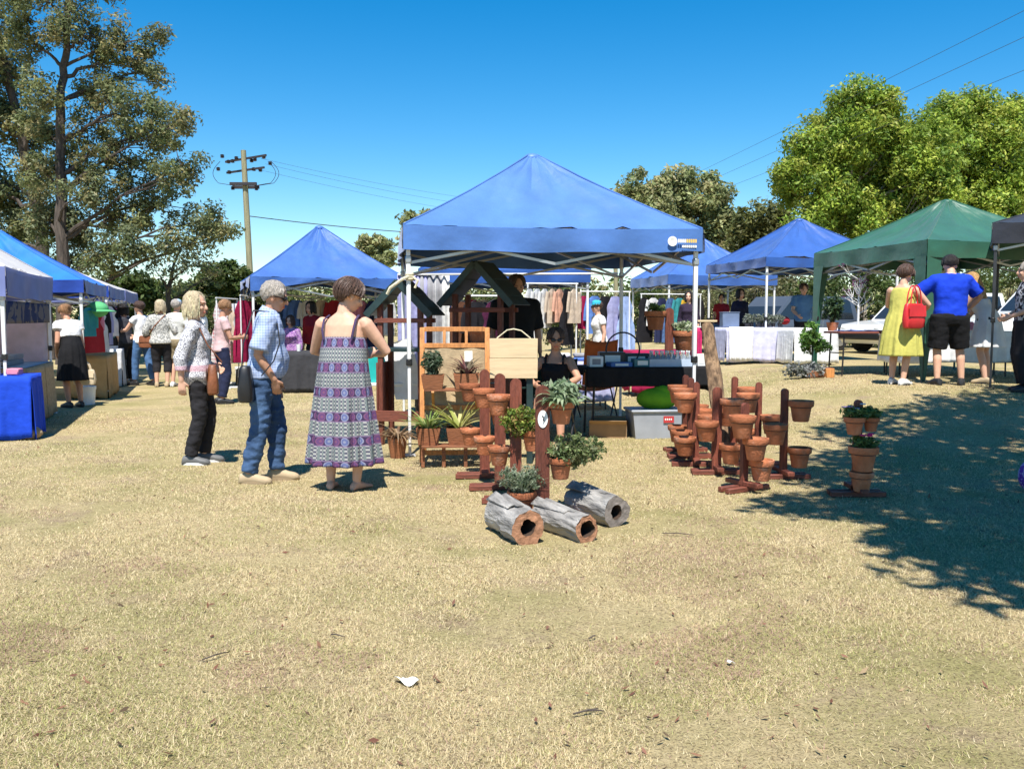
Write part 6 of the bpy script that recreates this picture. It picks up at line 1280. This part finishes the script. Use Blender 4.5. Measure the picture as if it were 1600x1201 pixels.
# trestle table with red edge
q = gp(1352, 14.9); table('black-legged trestle table with red-brown top and blue runner', q, R(6), (1.15, .6, .72), None, None, None, topm=mat('red_brown_top', (.20, .06, .045), .6)); TZ = q.z + .72
m = MB(); m.grid(lambda u, v: Vector(((u - .5) * 1.0, (v - .5) * .5, .006 + .004 * math.sin(u * 20))), 20, 8); o = m.build('table_runner', cloth('blue_runner', (.05, .09, .3)), loc=(q.x, q.y, TZ), rot=(0, 0, R(6))); o.modifiers.new('t', 'SOLIDIFY').thickness = .006; tag(o, 'blue runner on the red-brown trestle table', 'cloth')
tr = thing('potted_conifer', 'dark green potted conifer on the trestle table', 'plant', gp(1301, 15.0) + Vector((0, 0, .735))); m = MB(); m.lathe([(.07, 0), (.1, .14), (.09, .14)], 16); m.build('pot_body', M_TERRA, tr); bushy('foliage', tr, (0, 0, .38), (.17, .17, .24), 140, .03, [(.035, .07, .03), (.06, .11, .045), (.09, .14, .06)], 8)
wt = thing('display_tree', 'white branching display tree with purple blossoms on the trestle table', 'ornament', gp(1341, 15.0) + Vector((0, 0, .735))); m = MB(); rnd = random.Random(3); tips = []
m.lathe([(.12, 0), (.12, .02), (.02, .03)], 16); m.tube([(0, 0, .02), (0, 0, .5), (.01, 0, .85)], [.02, .016, .008], 8)
for k in range(16):
    z0 = .25 + .6 * rnd.random(); a_ = rnd.uniform(0, 6.28); L = rnd.uniform(.15, .32); e_ = Vector((math.cos(a_) * L, math.sin(a_) * L * .7, z0 + L * .7)); m.tube([(0, 0, z0), (e_.x * .5, e_.y * .5, z0 + L * .28), e_], [.008, .006, .003], 5); tips.append(e_)
    for j in range(2): e2 = e_ * .7 + Vector((rnd.uniform(-.1, .1), rnd.uniform(-.1, .1), z0 * .3 + rnd.uniform(.03, .14))); m.tube([Vector((e_.x * .5, e_.y * .5, z0 + L * .28)), e2], [.005, .0025], 5); tips.append(e2)
m.build('branches', M_WHITEPL, wt)
leaves_mesh('blossoms', [tuple(t) for t in tips], .05, 5, .022, [(.2, .06, .16), (.3, .12, .25), (.12, .03, .09)], wt, .8, 4)
q = gp(1480, 14.6); table('white-clothed goods table under the green gazebo', q, R(10), (1.9, .7, .72), WHITEC, 'white cloth on the goods table under the green gazebo', (.5, .5, .5, .3)); TZ = q.z + .73
rnd = random.Random(8)
for i, (x, cm, lab) in enumerate(((-.75, M_DARKPL, 'black box'), (-.5, c_gr, 'grey bundle'), (-.2, c_br, 'brown bundle'), (.1, c_nv, 'navy bundle'), (.42, c_pk, 'pink bundle'), (.72, c_wh, 'white bundle'))):
    g_ = Matrix.Rotation(R(10), 3, 'Z') @ Vector((x, .08, 0)); m = MB(); m.box((0, 0, .07), (.2, .18, .14), (0, 0, rnd.uniform(-.4, .4)), b=.025); tag(m.build('goods', cm, loc=(q.x + g_.x, q.y + g_.y, TZ + .004)), lab + ' on the goods table under the green gazebo', 'goods', 'goods under the green gazebo')
# ---------------------------------------------------------------- left stall row
def lr(T, u, v, z=0): w = root_local(T, u, v, z); return w
a = lr(T9, -.06, .1); b_ = lr(T9, -2.8, .1)
def sheet(name, label, A, B, z0, z1, mt, cat, fold=.012):
    A = Vector(A); B = Vector(B); L = (B - A).length; n = Vector((-(B - A).y, (B - A).x, 0)).normalized()
    m = MB(); m.grid(lambda u, v: (A.lerp(B, u) - A) + n * fold * math.sin(u * L * 14) + Vector((0, 0, z0 + (z1 - z0) * v)), max(8, int(L * 16)), 6); o = m.build(name, mt, loc=A); o.modifiers.new('t', 'SOLIDIFY').thickness = .006; tag(o, label, cat); return o
sheet('curtain', 'white side wall at the near end of the left white tent', lr(T9, -.1, .06), lr(T9, -2.8, .06), .66, 1.60, WHT, 'tent wall')
sheet('mesh_banner', 'white lace banner above the near side wall of the left tent', lr(T9, -.1, .04), lr(T9, -2.8, .04), 1.28, 1.66, speckle('lace', (.7, .68, .7), (.2, .2, .24), 24), 'banner')
sheet('curtain', 'pinkish white rear wall inside the left white tent', lr(T9, -1.3, .3), lr(T9, -1.3, 2.9), .1, 1.75, mat('pink_white_wall', (.70, .60, .65), .8, trans=.4), 'tent wall')
sheet('curtain', 'pinkish white end wall inside the left white tent', lr(T9, -1.28, 2.88), lr(T9, -.08, 2.88), .1, 1.45, mat('pink_white_wall', (.70, .60, .65), .8, trans=.4), 'tent wall')
sheet('dark_banner', 'dark blue patterned banner under the valance of the left white tent', lr(T9, -.03, .12), lr(T9, -.03, 2.85), 1.30, 1.56, speckle('blue_banner', (.02, .03, .09), (.12, .11, .12), 7), 'banner')
q = lr(T9, -.30, 1.95); q.z = gz(q.x, q.y); table('side table of the left white stall', q, R(LR + 90), (1.8, .55, .74), M_HESSIAN, 'brown hessian skirt on the left white stall table', (.72, .72, .72, .72)); TZ = q.z + .746
m = MB(); m.grid(lambda u, v: Vector(((u - .5) * 1.78, (v - .5) * .54, .008)), 8, 4); o = m.build('table_runner', cloth('grey_blue_runner', (.22, .3, .38)), loc=(q.x, q.y, TZ), rot=(0, 0, R(LR + 90))); o.modifiers.new('t', 'SOLIDIFY').thickness = .004; tag(o, 'grey-blue runner on the hessian-skirted table', 'cloth')
for i in range(6):
    w = Matrix.Rotation(R(LR + 90), 3, 'Z') @ Vector((-.45 + .3 * (i % 3), .08, 0)); m = MB(); m.box((0, 0, .035), (.2, .2, .06), b=.006); tag(m.build('stacked_tray', mat('grey_tray', (.25, .26, .27), .5) if i % 2 else c_gr, loc=(q.x + w.x, q.y + w.y, TZ + .012 + .068 * (i // 3))), f'grey {"lower" if i < 3 else "upper"} tray, {["nearest", "middle", "farthest"][i % 3]} stack on the hessian-skirted table', 'tray', 'grey trays on the left stall')
q = gp(12, 10.15); q.x -= .12; table('front table of the left white stall', q, R(LR), (.72, .6, .72), cloth('royal_table', (.012, .06, .52)), 'bright blue cloth to the grass on the front left table', (.70, .70, .70, .3))
m = MB(); m.box((0, 0, .035), (.14, .12, .07), b=.01); tag(m.build('pink_box', c_pk, loc=(q.x + .24, q.y - .12, q.z + .735)), 'small pink box on the blue-clothed front table', 'box')
q = feet(44, 686); m = MB(); m.ell((0, 0, .07), (.17, .12, .08), None, 18, 10); m.v = [tuple(Vector(v) * (1 + .12 * mnoise.noise(Vector(v) * 9))) for v in m.v]; tag(m.build('sandbag', M_HESSIAN, loc=q), 'brown sandbag weight on the grass beside the blue table', 'sandbag')
q = feet(62, 655); m = MB(); m.grid(lambda u, v: Vector((.16 * (u - .5) * (1 + .4 * v), .04 * math.sin(u * 8), .75 - .72 * v)), 12, 10); o = m.build('hessian_sack', M_HESSIAN, loc=q); o.modifiers.new('t', 'SOLIDIFY').thickness = .012; tag(o, 'hessian sack cloth hanging at the corner of the left stall', 'cloth')
# second left stall: hanging goods
m = MB(); m.tube([lr(T10, -.02, .1, 1.62), lr(T10, -.02, 2.8, 1.62)], .014, 8); tag(m.build('hanging_rail', M_STEEL), 'rail with hanging goods under the bright blue tent', 'rail')
for i, (v, cm, w_, h, lab, kind) in enumerate(((.55, c_tl, .36, .5, 'teal scarf-like top', 'top'), (.95, REDC, .5, .78, 'bright red garment', 'dress'), (1.35, c_pk, .36, .6, 'pink top', 'top'), (1.75, c_wh, .42, .75, 'white bag-like dress', 'dress'), (2.2, c_bk, .42, .7, 'black top', 'top'), (2.6, c_lv, .42, .7, 'lilac top', 'top'))):
    garment(lab + ' hanging under the bright blue tent', lr(T10, -.02, v, 1.59), R(LR + 60), w_, h, cm, kind, 70 + i)
m = MB(); m.ell((0, 0, 0), (.17, .17, .13), None, 18, 12); m.lathe([(.28, -.04), (.28, -.03), (.15, -.0)], 20); tag(m.build('sun_hat', cloth('green_hat', (.1, .38, .16)), loc=lr(T10, .1, .75, 1.5)), 'green sun hat hanging above the red garment', 'hat')
q = lr(T10, -.15, 2.0); q.z = gz(q.x, q.y); table('table of the bright blue tent stall', q, R(LR + 90), (1.6, .6, .74), cloth('tan_cloth', (.42, .27, .12)), 'tan cloth to the grass on the second left stall', (.72, .72, .72, .72))
q = lr(T11, -.15, 1.4); q.z = gz(q.x, q.y); table('table of the third left stall', q, R(LR + 90), (2.2, .6, .74), cloth('white_skirt', (.6, .6, .62)), 'white cloth on the third left stall', (.72, .72, .72, .72))
for i in range(6): garment(f'{["white dress", "black top", "pink dress", "blue top", "cream dress", "grey top"][i]} hanging in the third left stall', lr(T11, -.05, .3 + .45 * i, 1.66), R(LR + 55), .42, .62, [c_wh, c_bk, c_pk, c_bl, c_cr, c_gr][i], 'dress' if i % 2 == 0 else 'top', 90 + i)
m = MB(); m.tube([lr(T11, -.05, .1, 1.69), lr(T11, -.05, 2.8, 1.69)], .014, 8); tag(m.build('hanging_rail', M_STEEL), 'rail of the third left stall', 'rail')
q = feet(152, 600); pr = thing('stroller', 'black folded stroller beside the tan-clothed left table', 'stroller', q, R(30)); m = MB()
m.grid(lambda u, v: Vector(((u - .5) * .4, .05 + .35 * v, .3 + .35 * v * v)), 8, 8); o = m.build('seat', BLACKC, pr); o.modifiers.new('t', 'SOLIDIFY').thickness = .03
for sx in (-1, 1):
    m = MB(); m.tube([(sx * .22, -.25, .09), (sx * .22, .3, .6), (sx * .2, .48, .92)], .012, 6); m.build('frame_tube', M_BLACKSTEEL, pr)
    for y in (-.25, .28):
        m = MB(); m.tube([(sx * .25 + .02 * s, y, .09) for s in (-1, 1)], .09, 16); m.build('wheel', M_RUBBER, pr)
# ---------------------------------------------------------------- vehicles
GLASS = mat('car_glass', (.02, .025, .03), .06, .05, spec=.8)
def car(label, loc, yaw, L, Wd, H, paint, kind='wagon'):
    root = thing('parked_car', label, 'car', loc, yaw, 'cars parked behind the stalls'); hw = Wd / 2; wl = H * .56; g0 = .26
    def ring(x, zt, k, zb=g0): return [Vector((x, y * hw * kk, z)) for y, kk, z in ((-1, k * .94, zb), (-1, k, zb + .18), (-1, k, zt - .12), (-1, k * .95, zt), (1, k * .95, zt), (1, k, zt - .12), (1, k, zb + .18), (1, k * .94, zb))]
    m = MB(); m.loft([ring(-L / 2, wl * .9, .88, g0 + .12), ring(-L / 2 + .12, wl * .98, .97), ring(-L * .2, wl, 1), ring(L * .18, wl, 1), ring(L * .36, wl * .93, .98), ring(L / 2 - .1, wl * .85, .93), ring(L / 2, wl * .7, .86, g0 + .12)]); m.build('body', paint, root)
    x0, x1, x2, x3 = -L / 2 + .08, -L / 2 + .25, L * .08, L * .24
    m = MB(); m.loft([[Vector((x, y * hw * k, z)) for x, y, k, z in ((x0, -1, .94, wl - .02), (x3, -1, .94, wl - .02), (x2, -1, .80, H), (x1, -1, .80, H))], [Vector((x, y * hw * k, z)) for x, y, k, z in ((x0, 1, .94, wl - .02), (x3, 1, .94, wl - .02), (x2, 1, .80, H), (x1, 1, .80, H))]]); m.build('cabin', paint, root)
    def quad(name, pts):
        m = MB(); c = sum((Vector(p_) for p_ in pts), Vector()) / 4; n = (Vector(pts[1]) - Vector(pts[0])).cross(Vector(pts[3]) - Vector(pts[0])).normalized(); n = n if n.dot(c - Vector((0, 0, H * .7))) > 0 else -n
        P = [Vector(p_) + n * .008 for p_ in pts]; Q = [p_ - n * .012 for p_ in P]; m.loft([P, Q]); m.build(name, GLASS, root)
    for s in (-1, 1):
        def sp_(x, z): t = (z - wl) / (H - wl); return (x, s * hw * (.94 - .14 * t), z)
        za, zb_ = wl + .04, H - .09; n = 3
        for k in range(n):
            ta, tb_ = k / n + .03, (k + 1) / n - .02
            lo = lambda t: x0 + .12 + (x3 - .18 - x0) * t; hi = lambda t: x1 + .05 + (x2 - .06 - x1) * t
            quad('side_window', [sp_(lo(ta), za), sp_(lo(tb_), za), sp_(hi(tb_), zb_), sp_(hi(ta), zb_)])
        for xw in (-L * .3, L * .31):
            m = MB(); m.lathe([(.02, -.1), (.31, -.1), (.34, -.07), (.34, .07), (.31, .1), (.02, .1)], 26); m.xform(Matrix.Translation((xw, s * (hw - .08), .34)) @ Matrix.Rotation(R(90), 4, 'X')); wo = m.build('wheel', M_RUBBER, root)
            m = MB(); m.lathe([(.02, .0), (.2, .0), (.21, .015), (.05, .03), (.02, .03)], 20); m.xform(Matrix.Translation((xw, s * (hw + .022), .34)) @ Matrix.Rotation(R(-90 * s), 4, 'X')); m.build('rim', M_GREYSTEEL, wo)
        m = MB(); m.ell((L / 2 - .06, s * hw * .68, wl * .72), (.06, .16, .08)); m.build('headlight', M_WHITEPL, root)
        m = MB(); m.ell((-L / 2 + .05, s * hw * .75, wl * .8), (.05, .1, .11)); m.build('tail_light', mat('tail_red', (.4, .01, .01), .3), root)
        m = MB(); m.ell((L * .2, s * (hw + .1), wl + .06), (.05, .1, .07)); m.build('mirror', M_DARKPL, root)
        m = MB(); m.beam((-L * .02, s * (hw + .004), wl * .78), (L * .03, s * (hw + .004), wl * .78), .02, .025); m.build('door_handle', M_DARKPL, root)
    quad('windscreen', [(x3 - .02, -hw * .84, wl + .02), (x3 - .02, hw * .84, wl + .02), (x2 + .03, hw * .72, H - .06), (x2 + .03, -hw * .72, H - .06)])
    quad('rear_window', [(x0 + .02, -hw * .84, wl + .04), (x0 + .02, hw * .84, wl + .04), (x1 - .02, hw * .72, H - .08), (x1 - .02, -hw * .72, H - .08)])
    for s in (-1, 1): m = MB(); m.box((s * (L / 2 + .02), 0, g0 + .2), (.12, Wd * .9, .2), b=.04); m.build('bumper', M_DARKPL, root)
    return root
WP = mat('white_car_paint', (.75, .75, .74), .25, .02, coat=.5); SP = mat('silver_car_paint', (.10, .12, .15), .3, .03, metal=.3)
q = gp(1672, 19.5); car('white four-wheel drive parked at the right behind the green gazebo', q, R(186), 4.6, 1.85, 1.95, WP)
q = gp(1445, 24.5); car('white car parked behind the woman in yellow', q, R(200), 4.4, 1.8, 1.6, WP)
q = gp(1222, 26); car('dark blue-grey car parked behind the royal blue tent', q, R(205), 4.4, 1.8, 1.55, SP)
# ---------------------------------------------------------------- litter and twigs on the grass
q = feet(636, 1070); m = MB(); m.grid(lambda u, v: Vector(((u - .5) * .085, (v - .5) * .045, .018 + .012 * math.sin(u * 5 + 1) * math.cos(v * 4))), 8, 6); o = m.build('paper_scrap', M_PAPER, loc=q, rot=(0, 0, R(-35))); o.modifiers.new('t', 'SOLIDIFY').thickness = .001; tag(o, 'crumpled white paper scrap on the foreground grass', 'litter')
q = feet(1142, 1041); m = MB(); m.grid(lambda u, v: Vector(((u - .5) * .03, (v - .5) * .02, .016 + .006 * math.sin(u * 5))), 5, 4); o = m.build('paper_scrap', M_PAPER, loc=q, rot=(0, 0, .5)); o.modifiers.new('t', 'SOLIDIFY').thickness = .001; tag(o, 'tiny white scrap on the grass at right foreground', 'litter')
for i, (px, py, L, a_, lab) in enumerate(((335, 1030, .11, .9, 'short dark twig in the left foreground'), (528, 998, .07, -.4, 'thin twig left of the paper scrap'), (915, 1122, .10, .5, 'curved twig right of the paper scrap'), (928, 1158, .07, .1, 'small straight twig at the bottom of the lawn'), (925, 1000, .05, .9, 'tiny twig above the curved twig'), (1060, 838, .2, -.2, 'thin stick right of the logs'))):
    q = feet(px, py); d_ = Vector((math.cos(a_), math.sin(a_), 0)); m = MB(); m.tube([-d_ * L / 2 + Vector((0, 0, .014)), Vector((d_.y * .012, -d_.x * .012, .022)), d_ * L / 2 + Vector((0, 0, .012))], [.003, .0035, .002], 6); tag(m.build('twig', M_BARK, loc=q), lab, 'twig', 'twigs on the lawn')
q = at(1611, 770, 7.0); q.z = gz(q.x, q.y); pb = thing('fabric_bag', 'purple patterned bag on the grass cut by the right edge', 'bag', q); m = MB(); m.ell((0, 0, .13), (.10, .09, .13), None, 18, 10); m.build('bag_body', speckle('purple_bag', (.16, .05, .34), (.4, .3, .55), 30), pb); m = MB(); m.tube([(-.06, 0, .25), (0, 0, .36), (.06, 0, .25)], .01, 6); m.build('handle', cloth('purple_handle', (.12, .04, .3)), pb)
